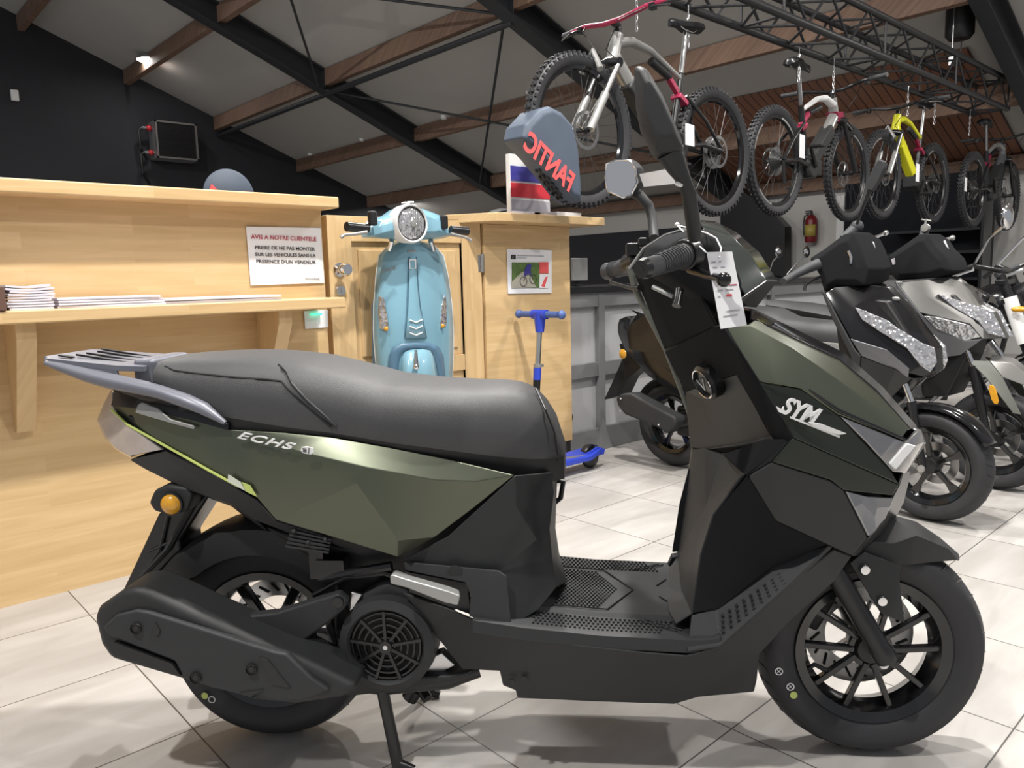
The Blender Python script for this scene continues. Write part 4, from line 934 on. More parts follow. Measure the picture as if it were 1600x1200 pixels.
# number plate holder and rear indicator
MB().prism([S(x, y, .05) for x, y in ((247, 803), (190, 925), (220, 921), (284, 860), (281, 846), (326, 775), (303, 768))], (0, .10, 0)).build('plate_holder', M['satin'], sc, bevel=.006)
pl = MB(); pl.tube([S(262, 806, .055), S(250, 860, .055), S(206, 918, .055)], .004, 6).tube([S(300, 790, .055), S(262, 858, .055), S(222, 900, .055)], .007, 6); pl.tube([S(232, 862, .056), S(270, 845, .056)], .003, 6).build('holder_rib', M['plastic2'], sc)
MB().prism([S(x, y, .115) for x, y in ((231, 786), (240, 766), (262, 758), (290, 762), (300, 775), (292, 800), (262, 806), (240, 800))], (0, .06, 0)).build('indicator_housing', M['plastic'], sc, bevel=.008)
ind = MB().lathe([(0, -.014), (.012, -.012), (.0215, -.004), (.023, .004), (0, .004)], c=S(267, 788, .12), n=28).build('rear_indicator', M['amber'], sc)
MB().lathe([(.0225, -.002), (.026, -.002), (.026, .006), (.0225, .006)], c=S(267, 788, .12), n=28, closed=True).build('indicator_ring', M['satin'], ind)

# handlebar, screen, mirrors -------------------------------------------
cage('screen_cover', A, dict(a0=(1092, 345, 0), a=(1096, 352, .06), b=(1119, 351, .03), c=(1142, 369, .09), d=(1172, 399, .12), e=(1196, 438, .145), f=(1165, 462, .165), g=(1128, 405, .14), h=(1105, 372, .10), b0=(1116, 347, 0), c0=(1150, 364, 0), d0=(1185, 395, 0), e0=(1212, 437, 0)),
     ['a0 b0 b a', 'b0 c0 c b', 'c0 d0 d c', 'd0 e0 e d', 'a b c h', 'h c d g', 'g d e f'], M['smoke'], sc, solid=.004, bevel=.002)
cage('screen_base', A, dict(e=(1198, 438, .148), f=(1163, 462, .168), g=(1125, 480, .175), h=(1128, 500, .18), e0=(1214, 438, 0), k=(1150, 477, .172), k0=(1180, 480, 0)), ['e f k', 'f g h k', 'e0 e k k0'], M['satin'], sc, solid=.005, bevel=.003)
bp = MB(); us_ = []
side = [(1000, 420), (1013, 384), (1040, 368), (1070, 361), (1098, 361), (1128, 402), (1160, 462), (1135, 505), (1085, 480), (1050, 452)]
rings = []
for v, k in ((-.185, .55), (-.17, .8), (-.10, .96), (0, 1), (.10, .96), (.155, .8), (.17, .55)):
    cx = sum(S(x, y, 0).x for x, y in side)/len(side); cz = sum(S(x, y, 0).z for x, y in side)/len(side)
    rings.append([Vector((cx+(S(x, y, 0).x-cx)*k, -v, cz+(S(x, y, 0).z-cz)*k)) for x, y in side])
bp.loft(rings); bp.build('handlebar_cover', M['matte'], sc, bevel=.008)
MB().tube([S(x, y, v) for x, y, v in ((983, 420, -.16), (1006, 388, -.15), (1040, 367, -.12), (1066, 359, -.08), (1100, 362, -.05), (1125, 378, -.02))], .0035, 6).build('cover_edge', M['silver'], sc)
for s, q in ((1, [S(1008, 419, .36), S(1022, 415, .34), S(1040, 409, .285), S(1068, 399, .21), S(1080, 396, .19)]), (-1, [S(949, 424, -.36), S(956, 423, -.34), S(968, 420, -.30), S(984, 414, -.25), S(1002, 405, -.20)])):
    g = MB().tube(q[:4], [.017, .0165, .0175, .022] if s > 0 else [.022, .021, .020, .024], 18).build('handle_grip', M['grip'], sc)
    rb = MB()
    for k in range(12):
        t = k/11; a_, b_ = q[1].lerp(q[3], .1+.85*t), q[1].lerp(q[3], .1+.85*t+.02); rb.tube([a_, b_], (.0185 if s > 0 else .0225)+.004*t*s, 16)
    rb.build('grip_rib', M['grip'], g)
    MB().tube([q[0]+(q[0]-q[1]).normalized()*.012, q[0]], [.015, .0175], 18).build('bar_end', M['satin'], g)
    MB().tube([q[0]+(q[0]-q[1]).normalized()*.0125, q[0]], [.006, .006], 10).build('end_bolt', M['deep'], g)
    MB().tube([q[3], q[4]], [.028, .030], 20).build('switch_housing', M['satin'], sc, bevel=.003)
# levers
MB().tube([S(x, y, v) for x, y, v in ((1080, 420, .19), (1104, 430, .24), (1122, 434, .29), (1130, 437, .31))], [.011, .008, .007, .007], 10).sphere(S(1131, 437, .315), .013).build('brake_lever', M['gloss'], sc)
MB().tube([S(x, y, v) for x, y, v in ((1000, 450, -.16), (985, 449, -.22), (968, 444, -.28), (955, 440, -.33))], [.007, .006, .005, .006], 10).build('brake_lever', M['deep'], sc)
MB().lathe([(0, -.002), (.015, -.002), (.015, .002), (0, .002)], c=S(1089, 397, .135), n=20).build('ignition_ring', M['greyink'], sc)
for i, (q0, q1, v) in enumerate((((1060, 470), (1058, 500), .17), )):
    MB().tube([S(1062, 452, .15), S(1059, 470, .165), S(1057, 478, .17)], [.008, .007, .009], 10).build('hook_lever', M['satin'], sc)
MB().tube([S(1020, 448, .10), S(1052, 463, .12)], .005, 8).build('cover_rail', M['silver'], sc)
MB().box(S(988, 390, -.2), (.03, .03, .03)).box(S(1004, 378, -.19), (.02, .02, .02)).build('switch_block', M['satin'], sc, bevel=.004)
# mirrors: part of the scooter, turned upright as on the shop floor
pn = [S(x, y, .33) for x, y in ((991, 104), (1001, 102), (1010, 108), (1035, 150), (1066, 222), (1069, 243), (1050, 250), (1025, 248), (1002, 205), (994, 165))]
cxm = sum((p_ for p_ in pn), Vector())/len(pn)
rings = []
for dv, k in ((-.035, .55), (-.02, .88), (0, 1.0), (.02, .97), (.03, .86)):
    rings.append([Vector((cxm.x+(p_.x-cxm.x)*k, p_.y+dv, cxm.z+(p_.z-cxm.z)*k)) for p_ in pn])
mr = MB().loft(rings).build('mirror_housing', M['plastic2'], sc, bevel=.006)
MB().prism([Vector((cxm.x+(p_.x-cxm.x)*.8, p_.y+.031, cxm.z+(p_.z-cxm.z)*.8)) for p_ in pn], (0, .002, 0)).build('mirror_glass', M['mirror'], mr)
MB().tube([S(1046, 238, .33), S(1058, 262, .325), S(1068, 280, .32), S(1076, 300, .315), S(1086, 372, .25)], [.022, .017, .012, .0125, .0125], 14).build('mirror_stem', M['plastic'], mr)
pm = [(0, .064), (.030, .064), (.052, .048), (.054, -.02), (.03, -.062), (-.02, -.064), (-.05, -.045), (-.053, .02), (-.035, .058)]
# far mirror faces the camera
mc = S(970, 287, -.34); nrm = Vector((-.55, -.80, -.05)).normalized(); e1 = Vector((0, 0, 1)).cross(nrm).normalized(); e2 = nrm.cross(e1)
if e1.x < 0: e1 = -e1
pxs = [(948, 256), (962, 250), (985, 250), (994, 262), (997, 285), (988, 304), (975, 309), (950, 299), (946, 275)]
def onm(x, y):
    p_ = S(x, y, -.30); q_ = S(x, y, -.38); d_ = q_-p_; return p_+d_*((mc-p_).dot(nrm)/d_.dot(nrm))
ring0 = [onm(*q) for q in pxs]; cc = sum(ring0, Vector())/len(ring0)
mb = MB().loft([[cc+(p_-cc)*1.02-nrm*.0 for p_ in ring0], [cc+(p_-cc)*1.05+nrm*-.012 for p_ in ring0], [cc+(p_-cc)*.9+nrm*-.045 for p_ in ring0], [cc+(p_-cc)*.5+nrm*-.06 for p_ in ring0]])
mr2 = mb.build('mirror_housing', M['plastic2'], sc, bevel=.004)
MB().prism([cc+(p_-cc)*.95+nrm*.001 for p_ in ring0], nrm*.002).build('mirror_glass', M['mirror'], mr2)
MB().tube([cc+(p_-cc)*.985+nrm*.002 for p_ in ring0], .0028, 6, closed=True, cap=False).build('chrome_ring', M['chrome'], mr2)
MB().tube([S(988, 298, -.345), S(1000, 306, -.335), S(1014, 322, -.33), S(1019, 340, -.325), S(1022, 372, -.27)], [.014, .013, .0125, .012, .012], 14).build('mirror_stem', M['plastic'], mr2)

# price tag on its string
tg = [S(1104, 394, .27), S(1144, 393, .27), S(1167, 508, .29), S(1126, 514, .29)]
og = A.O + A.U*tg[3].x
tag_ = thing('price_tag', 'white price tag with pink figures hanging from the olive scooter handlebar', 'price tag', A.O, A.rz)
ps = MB().prism(tg, (0, .0012, 0)).build('card', M['paper'], tag_)
def on_tag(a, b, dd=-.0012):
    l_ = tg[0].lerp(tg[3], b); r_ = tg[1].lerp(tg[2], b); return l_.lerp(r_, a)+Vector((0, dd, 0))
def strip(a0, a1, b, hgt, m):
    MB().prism([on_tag(a0, b), on_tag(a1, b), on_tag(a1, b+hgt), on_tag(a0, b+hgt)], (0, .0008, 0)).build('printed_line', M[m], ps)
for a0, a1, b, hgt, m in ((.12, .30, .125, .012, 'greyink'), (.42, .50, .12, .012, 'greyink'), (.13, .3, .195, .012, 'greyink'), (.44, .6, .195, .010, 'greyink'), (.12, .27, .43, .01, 'greyink'), (.48, .92, .44, .012, 'redink'), (.13, .36, .50, .012, 'greyink'), (.45, .75, .50, .013, 'greyink'), (.12, .22, .58, .012, 'greyink'), (.45, .66, .565, .03, 'redprint'), (.33, .85, .78, .013, 'greyink'), (.18, .73, .84, .011, 'greyink')):
    strip(a0, a1, b, hgt, m)
MB().tube([S(x, y, v) for x, y, v in ((1124, 402, .272), (1127, 388, .26), (1119, 372, .22), (1104, 364, .16), (1078, 357, .05), (1058, 352, .03))], .0014, 6).tube([S(x, y, v) for x, y, v in ((1058, 352, .03), (1072, 366, .12), (1090, 382, .20), (1103, 394, .268))], .0014, 6).sphere(S(1058, 351, .03), .005).build('string', M['white'], tag_)
tag2 = thing('price_tag', 'folded white card tied to the far mirror stem of the olive scooter', 'price tag', A.O, A.rz)
MB().prism([S(999, 272, -.30), S(1047, 263, -.16), S(1056, 287, -.14), S(1006, 292, -.29)], (0, .001, 0)).build('card', M['paper'], tag2)
MB().tube([S(x, y, .325) for x, y in ((1056, 286), (1064, 289), (1072, 287), (1075, 280))], .004, 8).build('string', M['white'], tag2)
# ------------------------------------------------------------------ light blue scooter front mounted on the door
def PY(Y, x, y): return on(1, Y, x, y)
bs0 = Vector((2.08, CY-.02, .35))
vb = thing('scooter_front_display', 'light blue retro scooter front with round headlight mounted on the wooden door', 'scooter display', bs0)
def Q(Y, x, y): return PY(Y, x, y)-bs0
lt = [(376, 632), (379, 622), (385, 608), (400, 593.5), (430, 589), (475, 585.5), (520, 585), (562, 588), (590, 593), (640, 600), (680, 606)]
rt = [(376, 652), (379, 662), (384, 677), (400, 691.5), (430, 698.5), (475, 704.5), (514, 707), (550, 707), (590, 705.5), (640, 703), (680, 700)]
ysr = [376, 379, 384, 391, 400, 415, 430, 450, 475, 500, 514, 526, 538, 550, 570, 590, 620, 650, 680]
rings = []; NX = 16
def sh_Y(t, y): 
    e = 1-(2*t-1)**2; return CY-.06-.075*e**.7-(.03 if y > 500 else .03*max(0, (y-420)/80))*e
for y in ysr:
    xl, xr = interp(lt, y), interp(rt, y); rings.append([Q(sh_Y(i/NX, y), xl+(xr-xl)*i/NX, y+ (0)) for i in range(NX+1)])
mb = MB(); vs = [p for r in rings for p in r]; W1 = NX+1
fs = [(r*W1+i, r*W1+i+1, (r+1)*W1+i+1, (r+1)*W1+i) for r in range(len(ysr)-1) for i in range(NX)]
mb.add(vs, fs); shd = mb.build('leg_shield', M['blue'], vb, solid=.012, smooth=60)
edge = [r[0] for r in rings[::-1]]+[r[-1] for r in rings]
MB().tube(edge, .007, 8).build('rim_trim', M['white'], vb)
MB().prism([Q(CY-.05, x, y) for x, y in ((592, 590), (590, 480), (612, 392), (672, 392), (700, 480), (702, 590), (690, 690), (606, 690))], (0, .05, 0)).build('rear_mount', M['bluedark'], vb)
def onsh(x, y, d=.008):
    xl, xr = interp(lt, y), interp(rt, y); t = (x-xl)/(xr-xl); return Q(sh_Y(t, y)-d, x, y)
# raised centre spine with badge and chevrons
sp = MB(); rr_ = [[onsh(x, y, d) for x, d in ((a, .004), (a+1.5, .014), ((a+b)/2, .018), (b-1.5, .014), (b, .004))] for y, a, b in ((401, 640, 650), (420, 639, 651), (450, 638, 653), (480, 637, 656), (505, 635, 661), (528, 633, 666))]
sp.add([p for r in rr_ for p in r], [(i*5+k, i*5+k+1, i*5+k+6, i*5+k+5) for i in range(5) for k in range(4)])
spn = sp.build('centre_spine', M['blue'], vb, solid=.004, smooth=40)
MB().tube([onsh(x, y, .007) for x, y in ((639, 401), (637.5, 420), (636.5, 450), (635.5, 480), (633.5, 505), (631.5, 529))], .0018, 5).tube([onsh(x, y, .007) for x, y in ((651, 401), (652, 420), (654, 450), (657, 480), (662, 505), (667, 529))], .0018, 5).build('spine_groove', M['bluedark'], spn)
for y in (501, 511, 521):
    MB().tube([onsh(x, yy, .021) for x, yy in ((640.5, y-1), (650, y+3), (660, y-1.5))], .0032, 8).build('chevron', M['white'], spn)
MB().prism([onsh(x, y, .02) for x, y in ((640, 405), (650.5, 405), (650.5, 420), (640, 420))], (0, .003, 0)).build('badge', M['white'], spn)
MB().prism([onsh(x, y, .022) for x, y in ((641.5, 407), (649, 407), (649, 418.5), (641.5, 418.5))], (0, .002, 0)).build('badge_centre', M['blue'], spn)
MB().prism([onsh(x, y, .008) for x, y in ((637, 390.5), (650, 390.5), (650, 394), (637, 394))], (0, .004, 0)).build('horn_slot', M['silver'], vb, bevel=.001)
o_ = onsh(594.5, 428, .010); e_ = onsh(619, 420, .010)
t = text('lettering', 'Vespa', .035, M['silver'], vb, Matrix.Identity(4), .001, shear=.5)
k = (e_-o_).length/max(v.co.x for v in t.data.vertices); t.data.transform(frame_mtx(o_, e_-o_, (0, 0, 1)) @ Matrix.Diagonal((k, .9, 1, 1)))
for q in (((593.5, 463), (600, 464), (604, 485), (607.5, 511), (606, 517), (596, 514), (593, 490)), ((695.5, 459), (697.5, 466), (698.5, 500), (697, 510), (689, 512.5), (688.5, 505), (691, 475))):
    sg = MB().prism([onsh(x, y, .016) for x, y in q], (0, .014, 0)).build('turn_signal', M['lens'], vb, bevel=.003)
    c_ = sum((onsh(x, y, .02) for x, y in q[3:6]), Vector())/3
    MB().sphere(c_, .010).build('signal_bulb', M['amber'], sg)
# recess and fender
oa = [(606, 640), (606, 592), (607, 558), (613, 544), (626, 537), (650, 535), (674, 536), (686, 543), (693, 557), (696, 596), (696, 640)]
ia = [(622, 640), (622, 592), (623, 566), (627, 552), (636, 546), (650, 544), (664, 546), (674, 552), (681, 566), (686, 592), (687, 640)]
rg = [[onsh(a[0]+(b[0]-a[0])*t, a[1]+(b[1]-a[1])*t, .010) for t in (0, .5, 1)] for a, b in zip(oa, ia)]
MB().add([p for r in rg for p in r], [(i*3+k, i*3+k+1, i*3+k+4, i*3+k+3) for i in range(10) for k in range(2)]).build('wheel_recess', M['bluedark'], vb, solid=.004)  # band laid on the shield, its dark blue carries the recess shade
rr_ = []
for y, a, b, d in ((541, 637, 672, .03), (548, 626, 678, .06), (558, 624, 681, .09), (575, 623, 684, .11), (595, 623, 687, .12), (640, 624, 690, .13), (680, 626, 690, .12)):
    rr_.append([Q(CY-.12-d*(1-(2*i/8-1)**2)**.5, a+(b-a)*i/8, y) for i in range(9)])
MB().add([p for r in rr_ for p in r], [(i*9+k, i*9+k+1, i*9+k+10, i*9+k+9) for i in range(6) for k in range(8)]).build('front_fender', M['blue'], vb, solid=.005, smooth=60)
MB().tube([Q(CY-.235, 650, y) for y in (547, 560, 572)], [.006, .009, .012], 10).sphere(Q(CY-.245, 650, 573), .014).build('fender_crest', M['chrome'], vb)
# headset
hd = MB(); Yh = CY-.16
hp = [(618, 327), (641, 321), (663, 327), (692, 338), (697, 343), (704, 369), (690, 373), (664, 374), (641, 378), (618, 373), (590, 371), (573.5, 370), (576, 356), (584, 344), (606, 336)]
hc = Q(Yh, 641, 350)
rings = []
for dy, k in ((-.05, .55), (-.03, .85), (0, 1), (.05, 1), (.07, .8)):
    rings.append([Vector((hc.x+(Q(Yh, x, y).x-hc.x)*k, Q(Yh, x, y).y+dy, hc.z+(Q(Yh, x, y).z-hc.z)*k)) for x, y in hp])
hd.loft(rings); hs_ = hd.build('headset', M['blue'], vb, bevel=.008, seg=3)
MB().tube([Q(CY-.1, 641, 372), Q(CY-.09, 641, 392)], .045, 20).build('steering_neck', M['blue'], vb)
hl = Q(CY-.215, 641, 349.5)
lamp = MB().lathe([(.080, .05), (.084, -.005), (.078, -.018), (.071, -.012), (.071, 0), (.078, .05)], c=hl, n=48, closed=True).build('headlight_bezel', M['white'], vb)
MB().lathe([(.072, -.008), (.072, -.013), (.069, -.013), (.069, -.008)], c=hl, n=48, closed=True).build('bezel_ring', M['satin'], lamp)
MB().lathe([(0, -.022), (.03, -.020), (.055, -.014), (.070, -.006), (.070, .01), (0, .01)], c=hl, n=48).build('headlight_lens', M['lens'], lamp)
ll = MB()
for i in range(-6, 7):
    x = i*.010; h_ = math.sqrt(max(0, .066**2-x*x)); ll.box(hl+Vector((x, -.018+abs(x)*.1, -.0)), (.0015, .006, 1.7*h_))
ll.build('lens_flute', M['greyink'], lamp); MB().lathe([(0, -.03), (.014, -.028), (.016, -.018), (0, -.018)], c=hl, n=20).build('bulb_cap', M['silver'], lamp)
for gx, lx, res in (((541, 354, 575, 357), ((573, 363), (552, 366), (538, 367), (533, 371)), (582, 341)), ((731, 361.5, 704, 359), ((704, 366), (720, 369), (730, 372), (736, 376)), (693, 347))):
    a_, b_ = Q(CY-.2, gx[0], gx[1]), Q(CY-.19, gx[2], gx[3])
    MB().tube([a_, b_], [.020, .019], 16).build('handle_grip', M['satin'], vb, bevel=.003)
    MB().tube([Q(CY-.25, *q) for q in lx], [.009, .006, .006, .008], 10).build('brake_lever', M['silver'], vb)
    c_ = Q(CY-.2, *res); MB().box(c_, (.035, .03, .06)).build('brake_reservoir', M['deep'], vb, bevel=.008)
for x in (612, 673): MB().tube([Q(CY-.15, x, 376), Q(CY-.12, x+(-4 if x < 640 else 4), 390)], .012, 10).build('chrome_bracket', M['chrome'], vb)

# ------------------------------------------------------------------ blue kick scooter
pl_ = on(1, CY-.05, 813, 489.5); X_k = pl_.x; pr_ = on(0, X_k, 880, 493); z_ = (pl_.z+pr_.z)/2; ym = (pl_.y+pr_.y)/2+.01
ks = thing('kick_scooter', 'royal blue children kick scooter standing against the wooden cabinet', 'kick scooter', (X_k, ym, 0))
hy = (pl_.y-pr_.y)/2
for s in (1, -1):
    MB().tube([(0, s*.04, z_), (0, s*(hy-.02), z_)], [.017, .016], 14).build('handle_grip', M['slateblue'], ks)
    MB().sphere((0, s*hy, z_), .023, sc=(1, .8, 1)).build('grip_knob', M['slateblue'], ks)
MB().tube([(0, -.05, z_), (0, .05, z_)], .024, 16).tube([(0, 0, z_+.01), (-.002, 0, z_-.09)], [.032, .022], 16).build('handle_clamp', M['royal'], ks)
sb = on(1, ym, 840, 572)
k1 = Vector((sb.x-X_k, 0, sb.z)); dirn = (k1-Vector((-.002, 0, z_-.05))).normalized(); bot = k1+dirn*((k1.z-.14)/-dirn.z)
MB().tube([(-.002, 0, z_-.05), k1], .0145, 14).build('stem', M['alu'], ks)
MB().tube([k1+Vector((0, 0, .012)), k1-Vector((0, 0, .006))], .021, 14).box(k1+Vector((.03, -.0, 0)), (.02, .01, .014)).build('quick_clamp', M['silver'], ks)
MB().tube([k1, k1+dirn*.07], .020, 14).build('blue_sleeve', M['royal'], ks)
MB().tube([k1+dirn*.07, bot], .019, 14).build('lower_stem', M['satin'], ks)
MB().tube([bot, bot+Vector((0, 0, -.03))], .025, 12).bar(bot+Vector((0, -.06, -.03)), bot+Vector((0, .06, -.03)), .05, .03).build('front_truck', M['royal'], ks, bevel=.005)
for s in (1, -1): MB().lathe([(0, -.014), (.05, -.014), (.058, -.006), (.058, .006), (.05, .014), (0, .014)], c=(bot.x, s*.075, .058), n=24).build('front_wheel', M['satin'], ks)
dx = on(1, ym, 930, 725).x-X_k
MB().prism([(bot.x, -.05, .075), (bot.x+.1, -.062, .065), (dx-.10, -.062, .058), (dx, -.05, .085), (dx, .05, .085), (dx-.10, .062, .058), (bot.x+.1, .062, .065), (bot.x, .05, .075)], (0, 0, .028)).build('deck', M['royal'], ks, bevel=.006)
MB().box((dx-.17, 0, .092), (.22, .075, .004)).build('deck_grip', M['rack'], ks, bevel=.002)
MB().prism([(dx-.1, -.04, .07), (dx+.03, -.04, .07), (dx+.04, -.04, .10), (dx-.02, -.04, .122), (dx-.1, -.04, .10)], (0, .012, 0)).prism([(dx-.1, .028, .07), (dx+.03, .028, .07), (dx+.04, .028, .10), (dx-.02, .028, .122), (dx-.1, .028, .10)], (0, .012, 0)).build('wheel_fork', M['royal'], ks, bevel=.003)
MB().lathe([(0, -.018), (.05, -.018), (.062, -.008), (.062, .008), (.05, .018), (0, .018)], c=(dx-.04, 0, .062), n=28).build('rear_wheel', M['satin'], ks)
MB().lathe([(.068, -.02), (.07, 0), (.068, .02)], c=(dx-.04, 0, .062), n=12, a0=-2.6, a1=-.9).build('brake_fender', M['satin'], ks, solid=.004)

# ------------------------------------------------------------------ parked scooters
def body_common(fr, p, col, seatcol='seat', z=0):
    w = fr.wb
    scooter_wheel(p, (0, 0, .235), .235, .115, .155, '5'); scooter_wheel(p, (w, 0, .235), .235, .105, .158, '5')
    disc_brake(p, (w, 0, .235), .088, .045, holes=False)
    rings = []
    for u, zt, zb, hw in ((-.28, .80, .76, .07), (-.22, .835, .73, .11), (-.05, .85, .70, .13), (.12, .835, .68, .14), (.22, .79, .67, .14), (.40, .775, .66, .13), (.52, .775, .65, .10), (.60, .72, .66, .06)):
        rings.append([Vector((u, -hw*a, zb+(zt-zb)*b)) for a, b in ((.9, 0), (1, .4), (.85, .85), (.4, 1), (-.4, 1), (-.85, .85), (-1, .4), (-.9, 0))])
    MB().loft(rings).build('seat', M[seatcol], p, smooth=60)
    rings = []
    for u, zt, zb, hw in ((-.38, .80, .70, .05), (-.30, .82, .62, .09), (-.1, .74, .50, .14), (.15, .69, .40, .16), (.40, .67, .33, .17), (.56, .66, .30, .13)):
        rings.append([Vector((u, -hw*a, zb+(zt-zb)*b)) for a, b in ((.8, 0), (1, .3), (1, .7), (.7, 1), (-.7, 1), (-1, .7), (-1, .3), (-.8, 0))])
    MB().loft(rings).build('rear_body', M[col], p, smooth=40, bevel=.006)
    MB().box((.72, 0, .31), (.42, .36, .05)).box((.72, 0, .25), (.44, .3, .1)).build('footboard', M['plastic'], p, bevel=.01)
    MB().box((.28, .0, .27), (.42, .16, .16)).tube([(.2, -.06, .3), (.0, -.09, .24)], .05, 12).build('engine', M['deep'], p, bevel=.02)
    MB().tube([(.35, .13, .2), (.36, .2, .012)], .012, 8).build('side_stand', M['satin'], p)
    MB().lathe([(.25, -.07), (.262, -.05), (.265, 0), (.262, .05), (.25, .07), (.225, .075)], c=(0, 0, .235), n=20, a0=-2.7, a1=-.4).build('rear_mudguard', M['plastic'], p, solid=.004)

Bf = Frame((3.465, 2.47), (3.384, 1.13))
bk = thing('motor_scooter', 'glossy black scooter with matte handlebar cover, nearest behind the olive scooter', 'scooter', Bf.O, Bf.rz)
body_common(Bf, bk, 'gloss')
cage('front_cowl', Bf, dict(a=(1304, 449, .15), b=(1351, 445, .08), c=(1385, 450, .03), d=(1419, 487, .03), e=(1440, 521, .03), f=(1458, 545, .04), g=(1460, 580, .04), h=(1442, 588, .06), i=(1419, 583, .10), j=(1329, 528, .20), k=(1290, 458, .19), l=(1335, 480, .17), m=(1407, 517, .10), n=(1437, 572, .09),
     b0=(1362, 444, 0), c0=(1390, 449, 0), d0=(1424, 485, 0), e0=(1445, 520, 0), f0=(1464, 545, 0), g0=(1468, 578, 0), h0=(1450, 590, 0)),
     ['k a l j', 'a b c l', 'l c d m', 'd e f m', 'j l m n i', 'm f g n', 'n g h i', 'b b0 c0 c', 'c c0 d0 d', 'd d0 e0 e', 'e e0 f0 f', 'f f0 g0 g', 'g g0 h0 h'], M['gloss'], bk, solid=.008, bevel=.004, smooth=30)
cage('headlight', Bf, dict(a=(1335, 480, .178), b=(1351, 486, .16), c=(1385, 500, .13), d=(1407, 516, .105), e=(1440, 536, .075), f=(1459, 543, .045), g=(1463, 566, .045), h=(1452, 582, .06), i=(1437, 571, .095), j=(1417, 545, .115), k=(1375, 519, .15), l=(1347, 500, .17)),
     ['a b l', 'b c k l', 'c d j k', 'd e i j', 'e f g h i'], M['lens'], bk, solid=.02, bevel=.004)
cage('shield_edge', Bf, dict(a=(1283, 452, .195), b=(1290, 458, .205), c=(1309, 496, .215), d=(1336, 546, .215), e=(1345, 556, .21), f=(1343, 580, .20), g=(1333, 577, .20), h=(1330, 556, .21), i=(1302, 500, .215)), ['a b c i', 'i c d h', 'h d e f g'], M['plastic2'], bk, solid=.012, bevel=.004)
cage('side_panel', Bf, dict(a=(1329, 529, .202), b=(1385, 546, .17), c=(1421, 576, .11), d=(1419, 590, .11), e=(1400, 577, .13), f=(1346, 556, .20)), ['a b e f', 'b c d e'], M['greypaint'], bk, solid=.01, bevel=.003)
cage('lower_shield', Bf, dict(f=(1346, 556, .19), e=(1400, 577, .14), d=(1425, 590, .09), g=(1400, 612, .09), h=(1370, 640, .12), i=(1340, 640, .16), j=(1335, 580, .18), g0=(1420, 612, 0), h0=(1390, 640, 0), d0=(1440, 590, 0)), ['j f e h i', 'e d g h', 'd d0 g0 g', 'g g0 h0 h'], M['gloss'], bk, solid=.008, bevel=.004)
MB().prism([Bf.S(x, y, .1) for x, y in ((1300, 460), (1385, 470), (1430, 540), (1400, 600), (1360, 660), (1320, 640))], (0, .2, 0)).build('inner_frame', M['deep'], bk, bevel=.01)
cage('inner_shield', Bf, dict(a=(1286, 456, .19), b=(1335, 560, .20), c=(1330, 640, .16), a1=(1300, 452, -.19), b1=(1345, 548, -.2), c1=(1340, 610, -.16)), ['a a1 b1 b', 'b b1 c1 c'], M['plastic2'], bk, mirror=False, solid=.01)
hb_ = [Bf.S(x, y, .12) for x, y in ((1264, 404), (1286, 390), (1318, 366), (1334, 362), (1345, 385), (1358, 420), (1352, 446), (1308, 448), (1288, 458), (1280, 430))]
cx_ = sum(hb_, Vector())/len(hb_); rings = []
for dv, k in ((-.02, .7), (0, 1), (.14, 1.0), (.26, .8)): rings.append([Vector((cx_.x+(p_.x-cx_.x)*k, p_.y+dv, cx_.z+(p_.z-cx_.z)*k)) for p_ in hb_])
MB().loft(rings).build('handlebar_cover', M['matte'], bk, bevel=.008)
MB().tube([Bf.S(x, y, v) for x, y, v in ((1224, 440, .36), (1240, 430, .28), (1262, 419, .18), (1280, 412, .14))], [.016, .017, .022, .024], 14).build('handle_grip', M['grip'], bk)
MB().tube([Bf.S(x, y, v) for x, y, v in ((1282, 432, .16), (1268, 438, .24), (1258, 446, .30), (1257, 452, .32))], [.007, .006, .006, .008], 8).build('brake_lever', M['satin'], bk)
MB().tube([Bf.S(1318, 374, .02), Bf.S(1338, 356, -.02)], [.022, .026], 14).sphere(Bf.S(1339, 354, -.02), .028).build('handle_grip', M['grip'], bk)
MB().tube([Bf.S(1340, 368, -.1), Bf.S(1356, 374, -.2), Bf.S(1372, 369, -.28), Bf.S(1383, 364, -.3)], [.008, .008, .007, .008], 8).sphere(Bf.S(1384, 364, -.3), .014).build('brake_lever', M['chrome'], bk)
MB().sphere(Bf.S(1314, 384, .13), .008).build('starter_button', M['redlens'], bk)
MB().tube([Bf.S(1326, 392, .14), Bf.S(1330, 402, .14), Bf.S(1330, 412, .14)], .006, 8).build('hook', M['chrome'], bk)
mp_ = [Bf.S(x, y, .0) for x, y in ((1372, 248), (1381, 252), (1382, 262), (1372, 284), (1362, 299), (1354, 297), (1353, 290), (1362, 264))]
MB().prism(mp_, (0, .03, 0)).build('mirror_housing', M['plastic2'], bk, bevel=.006)
MB().tube([Bf.S(1359, 299, .0), Bf.S(1350, 320, 0), Bf.S(1339, 350, 0)], [.010, .007, .007], 8).build('mirror_stem', M['satin'], bk)
MB().tube([Bf.S(1389, 490, .035), Bf.S(1405, 501, .03), Bf.S(1422, 495, .03)], [.003, .005, .003], 6).build('nose_trim', M['silver'], bk)
MB().sphere(Bf.S(1399, 467, .04), .016, sc=(1.2, .4, .6)).build('badge', M['silver'], bk)
for s in (.085, -.085):
    a_, b_ = Bf.S(1408, 585, s), Bf.S(1424, 628, s); c_ = Vector((Bf.wb, -s, .235))
    MB().tube([a_, b_], .012, 12).build('fork_tube', M['chrome'], bk)
    MB().tube([b_, b_.lerp(c_, .3), c_], [.019, .016, .016], 12).build('fork_leg', M['satin'], bk)
MB().lathe([(0, -.008), (.014, -.006), (.016, 0), (0, 0)], c=(Bf.wb, -.10, .235), n=16).build('axle_nut', M['silver'], bk)
